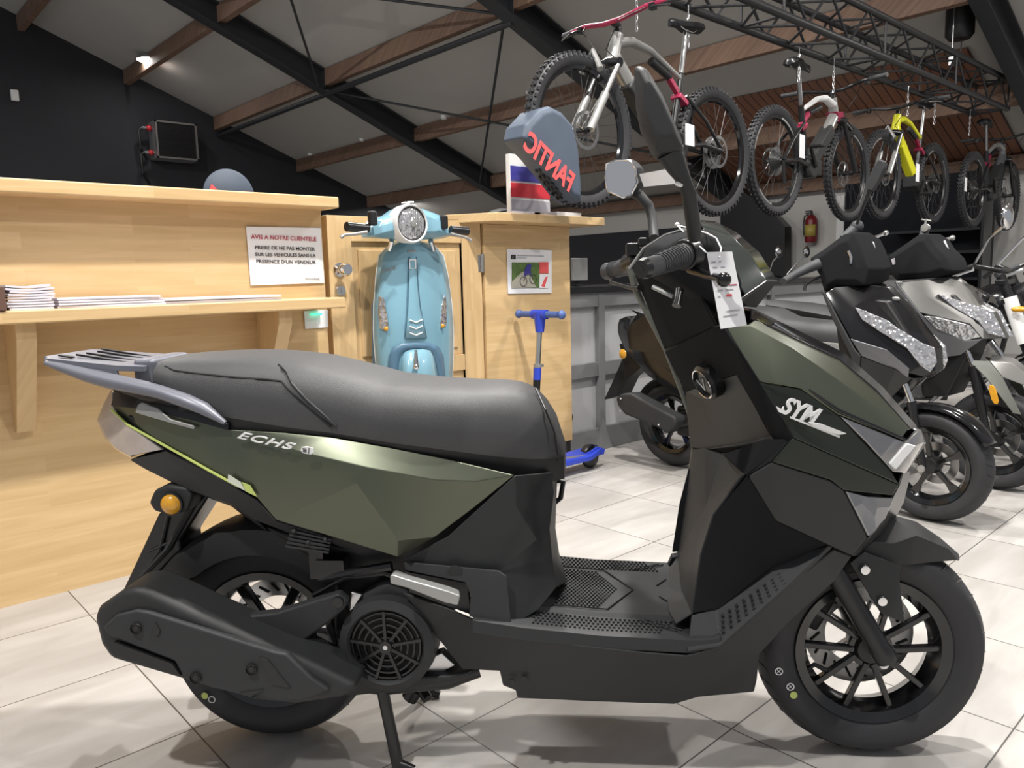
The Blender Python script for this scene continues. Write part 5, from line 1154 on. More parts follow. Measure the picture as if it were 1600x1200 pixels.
MB().lathe([(.24, -.055), (.255, -.035), (.258, 0), (.255, .035), (.24, .055)], c=(Bf.wb, 0, .235), n=20, a0=-2.0, a1=-.5).build('front_fender', M['gloss'], bk, solid=.005)
# rear end
cage('tail', Bf, dict(a=(984, 483, .05), b=(996, 492, .10), c=(986, 505, .12), d=(980, 520, .12), e=(984, 545, .12), f=(1010, 552, .14), g=(1060, 590, .16), h=(1065, 500, .16), i=(1010, 492, .13)), ['a b i', 'b c i', 'c d e f i', 'f g h i'], M['gloss'], bk, solid=.01, bevel=.004)
MB().prism([Bf.S(x, y, .05) for x, y in ((967, 537), (985, 538), (1012, 545), (1030, 560), (1000, 575), (983, 590), (970, 618), (943, 625), (957, 595), (972, 560))], (0, .09, 0)).build('plate_holder', M['satin'], bk, bevel=.006)
MB().lathe([(0, -.012), (.018, -.01), (.028, 0), (0, 0)], c=Bf.S(973, 553, .10), n=20).build('rear_indicator', M['amber'], bk)
mfx = MB().prism([Bf.S(x, y, .22) for x, y in ((961, 622), (970, 615), (985, 615), (1054, 652), (1056, 662), (1042, 677), (1026, 668), (975, 648), (964, 634))], (0, .09, 0)).build('exhaust_muffler', M['plastic2'], bk, bevel=.015, seg=3)
b3 = MB()
for q in ((970, 623), (969, 642), (1029, 664)): b3.sphere(Bf.S(*q, .224), .006)
b3.build('shield_bolt', M['alu'], mfx)

Gf = Frame((4.17, 2.37), (4.085, 1.09))
gy = thing('motor_scooter', 'silver grey sporty scooter with amber side reflector, second behind the olive scooter', 'scooter', Gf.O, Gf.rz)
body_common(Gf, gy, 'silvergrey')
cage('front_cowl', Gf, dict(a=(1400, 439, .19), b=(1414, 441, .18), c=(1448, 437, .12), d=(1479, 433, .06), e=(1497, 439, .03), f=(1516, 455, .03), g=(1530, 478, .03), h=(1550, 489, .03), i=(1569, 529, .03), j=(1534, 530, .07), k=(1515, 506, .12), l=(1448, 464, .15), m=(1438, 489, .19), n=(1463, 462, .13), o=(1523, 480, .06),
     d0=(1484, 432, 0), e0=(1502, 438, 0), f0=(1520, 454, 0), g0=(1534, 477, 0), h0=(1556, 488, 0), i0=(1575, 529, 0)),
     ['a b m', 'b l k m', 'b c n l', 'c d e o n', 'e f g o', 'l n o h i j k', 'g h o', 'd d0 e0 e', 'e e0 f0 f', 'f f0 g0 g', 'g g0 h0 h', 'h h0 i0 i'], M['silvergrey'], gy, solid=.008, bevel=.004, smooth=30)
cage('headlight', Gf, dict(a=(1444, 493, .185), b=(1465, 495, .17), c=(1515, 507, .12), d=(1531, 525, .08), e=(1507, 531, .11), f=(1463, 513, .165)), ['a b f', 'b c e f', 'c d e'], M['lens'], gy, solid=.03, bevel=.003)
cage('upper_lamp', Gf, dict(a=(1464, 460, .138), b=(1523, 479, .065), c=(1550, 488, .035), d=(1570, 528, .035), e=(1542, 522, .07), f=(1527, 503, .09), g=(1490, 482, .115)), ['a b g', 'b c f g', 'c d e f'], M['lens'], gy, solid=.03, bevel=.003)
cage('dark_side', Gf, dict(a=(1400, 440, .20), b=(1438, 489, .195), c=(1463, 513, .17), d=(1507, 532, .12), e=(1534, 530, .09), f=(1500, 555, .10), g=(1450, 560, .16), h=(1420, 520, .2)), ['a b h', 'b c g h', 'c d f g', 'd e f'], M['greypaint'], gy, solid=.01, bevel=.003)
MB().prism([Gf.S(x, y, .015) for x, y in ((1497, 439), (1515, 446), (1530, 457), (1532, 478), (1516, 456))], (0, .03, 0)).build('small_screen', M['glass'], gy, bevel=.003)
MB().prism([Gf.S(x, y, .1) for x, y in ((1420, 460), (1490, 460), (1530, 500), (1510, 560), (1480, 620), (1440, 620))], (0, .2, 0)).build('inner_frame', M['deep'], gy, bevel=.01)
cage('inner_shield', Gf, dict(a=(1400, 440, .19), b=(1432, 530, .20), c=(1440, 600, .16), a1=(1412, 438, -.19), b1=(1440, 520, -.2), c1=(1450, 590, -.16)), ['a a1 b1 b', 'b b1 c1 c'], M['plastic2'], gy, mirror=False, solid=.01)
hb_ = [Gf.S(x, y, .12) for x, y in ((1385, 402), (1400, 391), (1436, 366), (1450, 365), (1462, 385), (1482, 405), (1489, 424), (1460, 434), (1400, 438), (1388, 425))]
cx_ = sum(hb_, Vector())/len(hb_); rings = []
for dv, k in ((-.02, .7), (0, 1), (.14, 1.0), (.26, .8)): rings.append([Vector((cx_.x+(p_.x-cx_.x)*k, p_.y+dv, cx_.z+(p_.z-cx_.z)*k)) for p_ in hb_])
MB().loft(rings).build('handlebar_cover', M['matte'], gy, bevel=.008)
MB().tube([Gf.S(1440, 378, .05), Gf.S(1446, 357, .02)], [.022, .020], 14).build('handle_grip', M['grip'], gy)
MB().lathe([(0, -.012), (.018, -.01), (.02, .01), (0, .01)], c=Gf.S(1446, 356, .05), n=18).tube([Gf.S(1446, 350, .03), Gf.S(1447, 342, .03)], .006, 8).tube([Gf.S(1440, 343, .03), Gf.S(1455, 345, .03)], .004, 8).build('bar_end', M['silver'], gy)
MB().tube([Gf.S(1452, 380, .0), Gf.S(1464, 378, -.1), Gf.S(1487, 372, -.2)], [.008, .009, .008], 8).sphere(Gf.S(1488, 372, -.2), .014).build('brake_lever', M['silver'], gy)
MB().sphere(Gf.S(1428, 388, .13), .010).build('starter_button', M['redlens'], gy)
MB().prism([Gf.S(x, y, .14) for x, y in ((1392, 405), (1398, 403), (1400, 412), (1395, 414))], (0, .003, 0)).build('sticker', M['lgrey'], gy)
for s in (.09, -.09):
    a_, b_ = Gf.S(1505, 535, s), Gf.S(1520, 572, s); c_ = Vector((Gf.wb, -s, .235))
    MB().tube([a_, b_], .013, 12).build('fork_tube', M['chrome'], gy)
    MB().tube([b_, b_.lerp(c_, .3), c_], [.021, .02, .017], 12).build('fork_leg', M['satin'], gy)
cage('front_fender', Gf, dict(a=(1512, 563, .10), b=(1546, 564, .06), c=(1567, 590, .085), d=(1596, 648, .09), e=(1583, 646, .095), f=(1540, 590, .105)), ['a b c f', 'f c d e'], M['olivegrey'], gy, solid=.006, bevel=.003)
cage('fender_top', Gf, dict(b=(1546, 564, .06), g=(1580, 568, .04), h=(1612, 590, .03), c=(1567, 590, .085), d=(1610, 606, .05), b0=(1550, 555, 0), g0=(1584, 560, 0), h0=(1616, 584, 0)), ['b g c', 'g h d c', 'b b0 g0 g', 'g g0 h0 h'], M['silvergrey'], gy, solid=.006, bevel=.003)
rf = [Gf.S(x, y, .115) for x, y in ((1546, 602), (1551, 602), (1555, 608), (1560, 628), (1558, 632), (1553, 631), (1549, 625), (1544, 608))]
MB().prism(rf, (0, .012, 0)).build('side_reflector', M['amber'], gy, bevel=.003)

# ------------------------------------------------------------------ naked motorcycles
def naked_bike(lab, loc, rz, group=None):
    p = thing('motorcycle', lab, 'motorcycle', loc, rz, group); w = 1.38
    scooter_wheel(p, (0, 0, .3), .30, .14, .215, '5'); scooter_wheel(p, (w, 0, .3), .30, .11, .215, '5'); disc_brake(p, (w, 0, .3), .14, -.05, holes=False)
    for s in (.09, -.09):
        MB().tube([(w, s, .3), (w-.13, s, .64)], .026, 14).build('fork_lower', M['satin'], p)
        MB().tube([(w-.13, s, .64), (w-.215, s, .88)], .036, 14).build('fork_cover', M['white'], p)
        MB().tube([(w-.215, s, .88), (w-.26, s, .99)], .024, 14).build('fork_tube', M['satin'], p)
    MB().box((w-.22, 0, .86), (.05, .24, .03)).box((w-.255, 0, .96), (.05, .24, .03)).build('fork_clamp', M['satin'], p, bevel=.006)
    MB().lathe([(0, .0), (.085, 0), (.09, .05), (.06, .12), (0, .14)], c=(w-.10, 0, .88), axis=(-1, 0, 0), n=28).build('headlight', M['satin'], p)
    MB().lathe([(0, -.015), (.08, -.004), (.083, .004), (0, .004)], c=(w-.10, 0, .88), axis=(-1, 0, 0), n=28).build('headlight_lens', M['lens'], p)
    MB().tube([(w-.45, .36, 1.0), (w-.36, .22, 1.05), (w-.27, .1, 1.02), (w-.27, -.1, 1.02), (w-.36, -.22, 1.05), (w-.45, -.36, 1.0)], .012, 12).build('handlebar', M['satin'], p)
    for s in (1, -1):
        MB().tube([(w-.47, s*.38, .99), (w-.385, s*.26, 1.04)], .018, 12).build('handle_grip', M['grip'], p)
        MB().tube([(w-.36, s*.22, 1.045), (w-.33, s*.30, 1.03), (w-.40, s*.40, .995)], .006, 8).build('brake_lever', M['chrome'], p)
        MB().tube([(w-.36, s*.20, 1.05), (w-.27, s*.28, 1.19), (w-.21, s*.30, 1.24)], .007, 8).build('mirror_stem', M['chrome'], p)
        mh = MB().sphere((w-.19, s*.31, 1.29), .07, sc=(.4, .85, .95)).build('mirror_housing', M['chrome'], p, smooth=60)
        MB().lathe([(0, -.0), (.012, 0), (.017, .02), (.012, .06), (0, .07)], c=(w-.12, s*.15, .82), axis=(-1, 0, 0), n=14).build('indicator', M['amber'], p)
    rings = []
    for u, zt, zb, hw in ((.55, .80, .70, .09), (.65, .86, .68, .13), (.80, .93, .66, .15), (.95, .94, .68, .15), (1.06, .88, .70, .10)):
        rings.append([Vector((u, -hw*a, zb+(zt-zb)*b)) for a, b in ((.7, 0), (1, .4), (.8, .85), (.3, 1), (-.3, 1), (-.8, .85), (-1, .4), (-.7, 0))])
    MB().loft(rings).build('fuel_tank', M['gloss'], p, smooth=60)
    rings = []
    for u, zt, zb, hw in ((-.25, .86, .80, .07), (0, .84, .76, .12), (.3, .79, .72, .14), (.56, .80, .71, .09)):
        rings.append([Vector((u, -hw*a, zb+(zt-zb)*b)) for a, b in ((.8, 0), (1, .5), (.7, 1), (-.7, 1), (-1, .5), (-.8, 0))])
    MB().loft(rings).build('seat', M['seat'], p, smooth=60)
    MB().box((.62, 0, .42), (.32, .26, .24)).tube([(.70, 0, .52), (.80, 0, .68)], .075, 18).box((.45, 0, .40), (.2, .3, .16)).build('engine', M['greypaint'], p, bevel=.03)
    cf = MB()
    for i in range(6): cf.lathe([(.06, 0), (.088, 0), (.088, .004), (.06, .004)], c=(.71+.009*i, 0, .53+.02*i), axis=(.45, 0, .9), n=20, closed=True)
    cf.build('cooling_fins', M['alu'], p)
    MB().tube([(.83, -.06, .56), (.93, -.08, .42), (.80, -.12, .26), (.3, -.16, .26), (-.1, -.18, .38)], [.02, .02, .022, .035, .042], 14).build('exhaust_pipe', M['chrome'], p)
    MB().tube([(1.08, 0, .84), (.9, 0, .62), (.85, 0, .3), (.4, 0, .26), (.3, 0, .7), (1.0, 0, .78)], .018, 10).tube([(.35, .1, .33), (0, .1, .3)], .02, 8).tube([(.35, -.1, .33), (0, -.1, .3)], .02, 8).build('frame', M['satin'], p)
    for s in (.11, -.11): MB().tube([(.02, s, .32), (.14, s, .7)], .02, 10).build('rear_shock', M['alu'], p)
    MB().lathe([(.31, -.06), (.32, 0), (.31, .06)], c=(w, 0, .3), n=18, a0=-2.2, a1=-.3).build('front_fender', M['gloss'], p, solid=.004)
    MB().lathe([(.33, -.07), (.34, 0), (.33, .07)], c=(0, 0, .3), n=18, a0=-2.7, a1=-.8).build('rear_fender', M['gloss'], p, solid=.004)
    MB().tube([(.45, .1, .3), (.40, .2, .012)], .012, 8).build('side_stand', M['satin'], p)
    return p
nb = naked_bike('black roadster motorcycle with white fork covers at the right edge of the photo', (4.80, 2.40, 0), -math.pi/2)
def moto(lab, x, y, rz, grp=None):
    c = copy_tree(nb); c.location = (x, y, 0); c.rotation_euler = (0, 0, rz); c['label'] = lab
    if grp: c['group'] = grp
    return c
moto('black motorcycle with round headlight behind the silver grey scooter, farther along the row', 5.75, 2.42, -math.pi/2+.04)
_m = CAM+ray(1221, 390)*7.9
m_ = moto('motorcycle with chrome mirror standing behind the cabinets beside the staircase', _m.x+.31, _m.y+1.19, -math.pi/2)
m_.scale = (.97, .97, .97)
moto('motorcycle behind the cabinets, seen left of the olive scooter handlebar', 4.2, 5.6, -math.pi/2-.05)
moto('motorcycle behind the cabinets, seen right beside the small grey monitor', 2.95, 5.85, -math.pi/2+.1)

def card(name, lab, pts, m='paper'):
    c = pts[0]; o = thing(name, lab, 'price tag', c)
    MB().prism([p-c for p in pts], (0, .002, 0)).build('card', M[m], o); return o
def fpt(fr, x, y, v):
    p = fr.S(x, y, v); return fr.O+fr.U*p.x+fr.V*(-p.y)*1.0+Vector((0, 0, p.z))
card('price_tag', 'narrow white price tag hanging from the black scooter handlebar', [fpt(Bf, x, y, .0) for x, y in ((1360, 375), (1366, 379), (1374, 422), (1367, 409))])
card('price_tag', 'long white price tag hanging from the grey scooter brake lever', [fpt(Gf, x, y, .0) for x, y in ((1470, 381), (1477, 375), (1492, 412), (1483, 411))])

# ------------------------------------------------------------------ box truss
TY0, TY1, TZ0, TZ1 = 2.46, 2.75, 2.575, 2.845
tt = thing('lighting_truss', 'long black box truss hung under the roof, carrying the bicycles', 'truss', (1.6, 2.6, TZ0))
x0, x1 = 0.0, 7.35
for i, (y, z) in enumerate(((TY0, TZ0), (TY1, TZ0), (TY0, TZ1), (TY1, TZ1))):
    MB().tube([(x0, y-2.6, z-TZ0), (x1, y-2.6, z-TZ0)], .025, 14).build('chord', M['truss'], tt)
nseg = 25; L_ = (x1-x0)/nseg; faces_ = (((TY0, TZ0), (TY0, TZ1)), ((TY1, TZ0), (TY1, TZ1)), ((TY0, TZ0), (TY1, TZ0)), ((TY0, TZ1), (TY1, TZ1)))
for f_ in faces_:
    for i in range(nseg):
        a_, b_ = (f_[0], f_[1]) if i % 2 else (f_[1], f_[0])
        if f_[0][1] != f_[1][1] or True:
            MB().tube([(x0+i*L_, a_[0]-2.6, a_[1]-TZ0), (x0+(i+1)*L_, b_[0]-2.6, b_[1]-TZ0)], .0095, 8).build('brace', M['truss'], tt)
for i in range(0, nseg+1, 5):
    for f_ in faces_:
        MB().tube([(x0+i*L_, f_[0][0]-2.6, f_[0][1]-TZ0), (x0+i*L_, f_[1][0]-2.6, f_[1][1]-TZ0)], .0095, 8).build('brace', M['truss'], tt)
for x, lab in ((2.6, 'thin steel cable holding up the truss near its left end'), (8.0, 'thin steel cable holding up the truss near the stair end')):
    tagp(MB().tube([(x, 2.6, TZ1-.02), (x, 2.6, roof(x)-.02)], .006, 6).build('hanging_cable', M['steel']), lab, 'cable')
h0 = on(1, 2.65, 1492, 64); hx = h0.x
ho = thing('chain_hoist', 'black chain hoist with a rounded bottom above the right end of the truss', 'hoist', (hx+.02, 2.62, h0.z))
MB().lathe([(0, 0), (.09, .01), (.12, .05), (.12, .55), (.10, .60), (0, .6)], axis=(0, 0, 1), n=28).build('hoist_body', M['deep'], ho)
MB().box((.0, 0, .66), (.16, .2, .14)).tube([(0, 0, .7), (0, 0, roof(hx+.02)-h0.z-.05)], .015, 8).build('hoist_head', M['satin'], ho, bevel=.01)
MB().tube([(-.16, 0, TZ1-h0.z), (-.16, 0, .62)], .006, 6).box((-.16, 0, TZ1-h0.z+.04), (.05, .04, .08)).bar((-.18, 0, .62), (0, 0, .62), .03, .03).build('hoist_chain', M['alu'], ho)
# ------------------------------------------------------------------ mountain bikes
def knobby(c, R, w):
    mb = MB(); c = Vector(c)
    mb.lathe([(R-.055, -w*.28), (R-.04, -w*.46), (R-.018, -w*.5), (R-.004, -w*.3), (R, 0), (R-.004, w*.3), (R-.018, w*.5), (R-.04, w*.46), (R-.055, w*.28)], c=c, n=72)
    n = 62
    for k in range(n):
        a = 2*math.pi*k/n; d = Vector((math.cos(a), 0, math.sin(a))); t = Vector((-math.sin(a), 0, math.cos(a)))
        for y, r, sz in ((-.20*w, R+.003, .010), (.20*w, R+.003, .010), (-.44*w, R-.012, .011), (.44*w, R-.012, .011)):
            aa = a+(.5*2*math.pi/n if abs(y) > .3*w else 0); d = Vector((math.cos(aa), 0, math.sin(aa))); t = Vector((-math.sin(aa), 0, math.cos(aa)))
            mb.box(c+d*r+Vector((0, y, 0)), (.013, .011, .016), Matrix((d, Vector((0, 1, 0)), t)).transposed())
    return mb
def mtb_wheel(p, c, R, rear, rimmat='satin'):
    c = Vector(c)
    knobby(c, R, .058).build('tyre', M['rubber'], p)
    rim = MB().lathe([(R-.052, -.015), (R-.075, -.012), (R-.082, 0), (R-.075, .012), (R-.052, .015), (R-.060, 0)], c=c, n=64, closed=True); nf = len(rim.f)
    if rimmat == 'satin':
        dc = rim
        for k in range(4):
            for y in (-.0145, .0145):
                dc.lathe([(R-.070, y), (R-.058, y), (R-.058, y+.001), (R-.070, y+.001)], c=c, n=8, closed=True, a0=k*math.pi/2+.2, a1=k*math.pi/2+.85)
    two_tone(rim, nf, 'rim', M[rimmat], M['silver'], p)
    MB().lathe([(0, -.055), (.012, -.055), (.02, -.03), (.016, 0), (.02, .03), (.012, .055), (0, .055)], c=c, n=16).build('hub', M['deep'], p)
    sp = MB()
    for k in range(28):
        a = 2*math.pi*k/28; s = 1 if k % 2 else -1; b = a+(.5 if (k//2) % 2 else -.5)
        sp.tube([c+Vector((math.cos(b)*.025, s*.028, math.sin(b)*.025)), c+Vector((math.cos(a)*(R-.078), 0, math.sin(a)*(R-.078)))], .0011, 4, cap=False)
    sp.build('spokes', M['spoke'], p)
    dm = MB().lathe([(.095, -.001), (.078, -.001), (.078, .001), (.095, .001)], c=c+Vector((0, .035, 0)), n=40, closed=True)
    for k in range(9):
        a = 2*math.pi*k/9; dm.bar(c+Vector((math.cos(a)*.02, .035, math.sin(a)*.02)), c+Vector((math.cos(a+.35)*.08, .035, math.sin(a+.35)*.08)), .002, .006, up=(0, 1, 0))
    dm.build('brake_disc', M['discm'], p)
    if rear:
        cs = MB()
        for i in range(10): 
            r = .028+.0075*i; cs.lathe([(r, 0), (r*.55, 0), (r*.55, .0016), (r, .0016)], c=c+Vector((0, -.048+.0042*i, 0)), n=30, closed=True)
        cs.build('cassette', M['discm'], p)
def mtb(lab, group, loc, rz, R=.37, wb=1.18, fr='silver', top='silver', bat='plastic', fork='satin', barcol='satin', rimr='satin', link='pink', battery_wide=.045):
    p = thing('mountain_bike', lab, 'bicycle', loc, rz, group)
    z = R
    mtb_wheel(p, (0, 0, z), R, True, rimr); mtb_wheel(p, (wb, 0, z), R, False, rimr)
    bb = Vector((.43, 0, z-.01)); hd0 = Vector((wb-.245, 0, z+.37)); hd1 = Vector((wb-.285, 0, z+.50)); st = Vector((.34, 0, z+.40))
    f = MB()
    f.tube([bb+Vector((0, 0, .02)), st], .020, 14); f.build('seat_tube', M['satin'], p)
    MB().tube([hd1-Vector((.0, 0, .03)), hd1+Vector((-.12, 0, -.0)), hd1.lerp(st, .5)+Vector((0, 0, .03)), st+Vector((.02, 0, -.02))], [.034, .030, .024, .018], 14, flat=.8).build('top_tube', M[top], p)
    MB().tube([hd0+(hd0-hd1)*.1, hd1+(hd1-hd0)*.12], [.036, .032], 16).build('head_tube', M[fr], p)
    dt = [hd0+Vector((-.01, 0, .03)), hd0.lerp(bb, .35), hd0.lerp(bb, .8), bb+Vector((.03, 0, .0))]
    MB().tube(dt, [.040, .042, .042, .045], 14, flat=.95).build('down_tube', M[fr], p, smooth=60)
    a_, b_ = hd0.lerp(bb, .22), hd0.lerp(bb, .9); nn_ = Vector((.5, 0, -.86)); d_ = (b_-a_)
    up_ = Vector((-d_.z, 0, d_.x)).normalized(); up_ = up_ if up_.z > 0 else -up_
    bt = MB()
    for y in (-1, 1): pass
    bt.prism([a_+up_*.044+Vector((0, -battery_wide, 0)), a_-up_*.042+Vector((0, -battery_wide, 0)), b_-up_*.052+Vector((0, -battery_wide, 0)), b_+up_*.04+Vector((0, -battery_wide, 0))], (0, 2*battery_wide, 0))
    bt.build('battery_cover', M[bat], p, bevel=.012, seg=3)
    mt = MB().lathe([(0, -.07), (.07, -.07), (.085, -.05), (.085, .05), (.07, .07), (0, .07)], c=bb, n=28); mt.box(bb+Vector((.07, 0, -.0)), (.12, .12, .11)).build('motor', M['plastic'], p, bevel=.01)
    for s in (1, -1):
        MB().tube([bb+Vector((-.03, s*.05, .0)), (.2, s*.06, z+.02), (0, s*.062, z)], [.016, .014, .013], 10).build('chain_stay', M['satin'], p)
        MB().tube([(0, s*.062, z), (.16, s*.05, z+.16), st+Vector((-.01, s*.03, -.12))], [.012, .011, .010], 10).build('seat_stay', M['satin'], p)
        c0 = Vector((wb, s*.062, z)); ax = (hd1-hd0).normalized()
        c1 = hd0+Vector((.03, s*.062, -.03))
        MB().tube([c0, c0.lerp(c1, .55)], [.021, .022], 14).build('fork_lower', M[fork], p)
        MB().tube([c0.lerp(c1, .5), c1], .0165, 14).build('fork_stanchion', M['discm' if fork != 'satin' else 'satin'], p)
    MB().tube([Vector((wb-.08, -.062, z+.30)), Vector((wb-.1, 0, z+.40)), Vector((wb-.08, .062, z+.30))], .018, 10).build('fork_arch', M[fork], p)
    MB().tube([hd0+Vector((.03, -.075, -.02)), hd0+Vector((.02, 0, .0)), hd0+Vector((.03, .075, -.02))], .026, 12).build('fork_crown', M['satin'], p)
    MB().bar(st+Vector((0, 0, -.13)), st+Vector((.12, 0, -.03)), .03, .03).bar(st+Vector((-.03, .0, -.16)), st+Vector((.05, 0, -.12)), .07, .03).build('suspension_link', M[link], p, bevel=.005)
    MB().tube([st+Vector((.11, 0, -.03)), st+Vector((.28, 0, .03))], .022, 12).build('rear_shock', M['deep'], p)
    sd = Vector((-.19, 0, .93)).normalized()
    MB().tube([st+(bb-st)*-.02, st+sd*.26], .0150, 12).build('seat_post', M['discm'], p)
    s0 = st+sd*.27
    sa = MB(); rings = []
    for u, hw, dz in ((-.12, .02, .005), (-.10, .06, .012), (-.04, .068, .008), (.02, .045, .004), (.08, .022, .002), (.15, .018, -.002), (.165, .01, -.008)):
        rings.append([s0+Vector((u, hw*a, dz+.035*b)) for a, b in ((1, -.3), (.8, .5), (.3, .75), (-.3, .75), (-.8, .5), (-1, -.3), (-.5, -.5), (.5, -.5))])
    sa.loft(rings); sdl = sa.build('saddle', M['satin'], p, smooth=60)
    MB().tube([s0+Vector((-.08, .022, .0)), s0+Vector((-.03, .022, -.025)), s0+Vector((.05, .022, -.022)), s0+Vector((.1, .012, .0))], .0035, 6).build('saddle_rail', M['alu'], sdl)
    stem = hd1+(hd1-hd0).normalized()*.06
    MB().tube([hd1, stem], .018, 12).tube([stem, stem+Vector((.05, 0, .012))], .018, 12).build('stem', M['satin'], p, bevel=.003)
    hbv = stem+Vector((.05, 0, .015))
    MB().tube([hbv+Vector((-.05, .39, .03)), hbv+Vector((-.02, .2, .028)), hbv+Vector((0, .06, 0)), hbv+Vector((0, -.06, 0)), hbv+Vector((-.02, -.2, .028)), hbv+Vector((-.05, -.39, .03))], .013, 12).build('handlebar', M[barcol], p)
    for s in (1, -1):
        MB().tube([hbv+Vector((-.052, s*.395, .03)), hbv+Vector((-.036, s*.27, .029))], .0165, 12).build('handle_grip', M['grip'], p)
        MB().box(hbv+Vector((-.02, s*.24, .015)), (.03, .03, .03)).tube([hbv+Vector((-.01, s*.24, .015)), hbv+Vector((.03, s*.27, .0)), hbv+Vector((-.0, s*.36, -.01))], .005, 8).build('brake_lever', M['satin'], p)
        MB().tube([hbv+Vector((-.01, s*.2, .02)), hbv+Vector((.1, s*.12, -.04)), hbv+Vector((.09, s*.03, -.16)), hd0+Vector((.0, s*.04, .0))], .0028, 6).build('brake_hose', M['deep'], p)
    for s, q in ((1, Vector((.12, 0, -.12))), (-1, Vector((-.12, 0, .12)))):
        MB().tube([bb+Vector((0, s*.075, 0)), bb+q*1.0+Vector((0, s*.095, 0))], [.016, .011], 10).build('crank', M['satin'], p)
        MB().box(bb+q+Vector((0, s*.145, 0)), (.09, .085, .016)).build('pedal', M['deep'], p, bevel=.004)
    cr = MB().lathe([(.075, -.001), (.055, -.001), (.055, .001), (.075, .001)], c=bb+Vector((0, -.06, 0)), n=32, closed=True).build('chainring', M['deep'], p)
    MB().tube([(0, -.045, z+.05), bb+Vector((0, -.06, .073))], .003, 5).tube([(.02, -.05, z-.14), bb+Vector((0, -.06, -.073))], .003, 5).tube([(0, -.06, z), (.01, -.06, z-.08), (.03, -.055, z-.15)], [.012, .010, .014], 8).build('derailleur', M['deep'], p)
    return p
def chain(x, y, z0, lab):
    mb = MB(); z = z0; i = 0
    while z < TZ0-.02:
        pts = [Vector((x+(math.cos(t)*.007 if i % 2 else 0), y+(0 if i % 2 else math.cos(t)*.007), z+.016+math.sin(t)*.016)) for t in [2*math.pi*k/10 for k in range(10)]]
        if z < z0+.16: mb.tube(pts, .0025, 5, closed=True, cap=False)
        z += .026; i += 1
    mb.tube([(x, y, z0+.16), (x, y, TZ0)], .003, 6)
    tagp(mb.build('hanging_chain', M['alu']), lab, 'chain')
BY = 2.70
b1 = mtb('white and silver mountain bike hanging nearest, beside the blue wheel cover', 'mountain bikes hanging from the truss', (4.17, BY, 1.40), math.pi, R=.372, wb=1.19, fr='silver', top='silver', fork='silver', barcol='pink', rimr='rim')
b2 = mtb('white and red mountain bike hanging second, rear wheel towards the camera', 'mountain bikes hanging from the truss', (4.94, BY+.02, 1.43), 0, R=.355, wb=1.10, fr='silver', top='white', fork='satin')
b3 = mtb('yellow mountain bike hanging third along the truss', 'mountain bikes hanging from the truss', (7.95, BY+.07, 1.47), math.pi, R=.36, wb=1.16, fr='yellow', top='yellow', fork='silver', bat='yellow', battery_wide=.036)
b4 = mtb('dark mountain bike hanging last, at the far end of the truss', 'mountain bikes hanging from the truss', (8.66, BY-.06, 1.44), 0, R=.36, wb=1.12, fr='greypaint', top='silver', fork='satin')
MB().prism([Vector((.86, -.045, .70)), Vector((.92, -.045, .73)), Vector((.90, -.045, .78)), Vector((.80, -.045, .77))], (0, .09, 0)).build('red_decal', M['pink'], b2, bevel=.003)
for bx, lab in ((3.43, 'left chain holding the white and silver bike by its handlebar'), (3.9, 'right chain holding the white and silver bike by its saddle'), (5.2, 'left chain holding the white and red bike by its saddle'), (5.72, 'right chain holding the white and red bike'), (7.1, 'left chain holding the yellow bike'), (7.72, 'right chain holding the yellow bike by its saddle'), (8.66, 'left chain holding the dark last bike'), (9.15, 'right chain holding the dark last bike')):
    if bx < 9.0: chain(bx, BY, 2.33, lab)
# bike price tags
def btag(x, y, w, h, Y, lab):
    p = on(1, Y, x, y); o = thing('price_tag', lab, 'price tag', p)
    MB().prism([(0, 0, 0), (w, 0, -.004), (w+.004, 0, -h), (.002, 0, -h+.003)], (0, .0015, 0)).build('card', M['paper'], o)
btag(1071, 192, .085, .12, BY-.10, 'white price tag on the rear of the white and silver bike')
btag(1250, 209, .07, .155, BY-.12, 'white price tag on the frame of the white and red bike')
btag(1432, 255, .07, .15, BY-.12, 'white price tag on the yellow bike')
btag(1508, 277, .06, .13, BY-.12, 'white price tag on the dark last bike')
# blue fabric cover over the front tyre of the first bike
cpts = [(812, 215), (816, 195), (838, 171), (855, 166), (873, 175), (890, 195), (900, 235), (905, 300), (904, 318), (893, 312), (870, 282), (840, 245)]
ya, yb = BY-.06, BY-.052
c_ = [on(1, BY-.06, *q) for q in cpts]; cc = sum(c_, Vector())/len(c_)
cov = thing('wheel_cover', 'dark blue fabric wheel cover with mirrored coral lettering on the nearest bike wheel', 'cover', cc)
rings = []
for dy, k in ((-.032, .86), (-.018, .97), (0, 1), (.11, 1), (.125, .95)): rings.append([(p-cc)*k+Vector((0, dy-(p-cc).y*0, 0)) for p in c_])
MB().loft(rings).build('fabric_shell', M['navy'], cov, bevel=.01, seg=3)
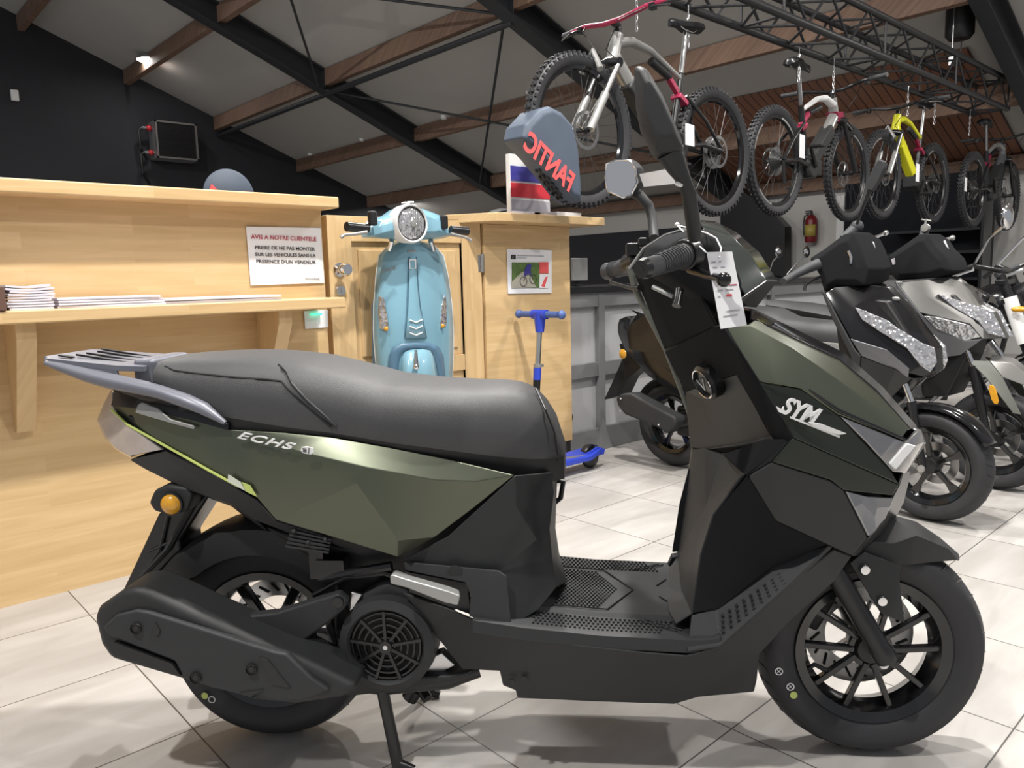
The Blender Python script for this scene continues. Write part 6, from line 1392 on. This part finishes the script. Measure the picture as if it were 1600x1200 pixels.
# upright FANTIC lettering seen in reverse, as on the photograph
o_ = on(1, BY-.095, 818, 231)-cc; e_ = on(1, BY-.095, 890, 300)-cc; up_ = on(1, BY-.095, 826, 212)-cc-o_
t = text('lettering', 'FANTIC', .105, M['redprint'], cov, Matrix.Identity(4), .001, bold=.0035)
xs_ = [v.co.x for v in t.data.vertices]; Lw = max(xs_)-min(xs_)
hgt = .085
mt = frame_mtx(o_, e_-o_, up_)
t.data.transform(mt @ Matrix.Diagonal(((e_-o_).length/Lw, 1.25, 1, 1)) @ Matrix.Translation((Lw, 0, 0)) @ Matrix.Diagonal((-1, 1, 1, 1)))
# second round cover, behind the left counter
d0 = on(1, 4.1, 358, 300)
dc = thing('wheel_cover', 'dark round wheel cover with a red mark showing above the left counter top', 'cover', (d0.x, 4.1, 0))
MB().lathe([(0, -.02), (.12, -.015), (.14, 0), (.12, .02), (0, .02)], c=(0, 0, d0.z-.02), n=40).build('cover_disc', M['navy'], dc)
MB().prism([(-.115, -.022, d0.z+.0), (-.10, -.022, d0.z+.035), (-.07, -.022, d0.z+.005), (-.045, -.022, d0.z-.04), (-.10, -.022, d0.z-.04)], (0, .004, 0)).build('red_mark', M['redprint'], dc)
MB().tube([(0, .0, 0.0), (0, .0, d0.z-.2)], .03, 12).box((0, 0, .012), (.4, .3, .024)).build('cover_stand', M['satin'], dc, bevel=.004)
# bicycle wheel leaning behind the corner cabinet
w0 = on(1, 3.85, 790, 345)
wh = thing('bicycle_wheel', 'bicycle wheel with silver rim showing behind the corner cabinet beside the leaflet stand', 'wheel', (w0.x, 3.85, 0))
MB().lathe([(.33, -.02), (.345, -.03), (.362, 0), (.345, .03), (.33, .02)], c=(0, 0, w0.z-.28), n=56, closed=True).build('tyre', M['rubber'], wh)
MB().lathe([(.33, -.018), (.29, -.01), (.285, 0), (.29, .01), (.33, .018)], c=(0, 0, w0.z-.28), n=56, closed=True).build('rim', M['alu'], wh)
MB().box((0, .08, (w0.z-.66)/2), (.4, .3, w0.z-.66)).build('stand', M['satin'], wh)
for o in list(bpy.data.objects):
    if o.type == 'EMPTY' and o.parent is None and not o.children: bpy.data.objects.remove(o)
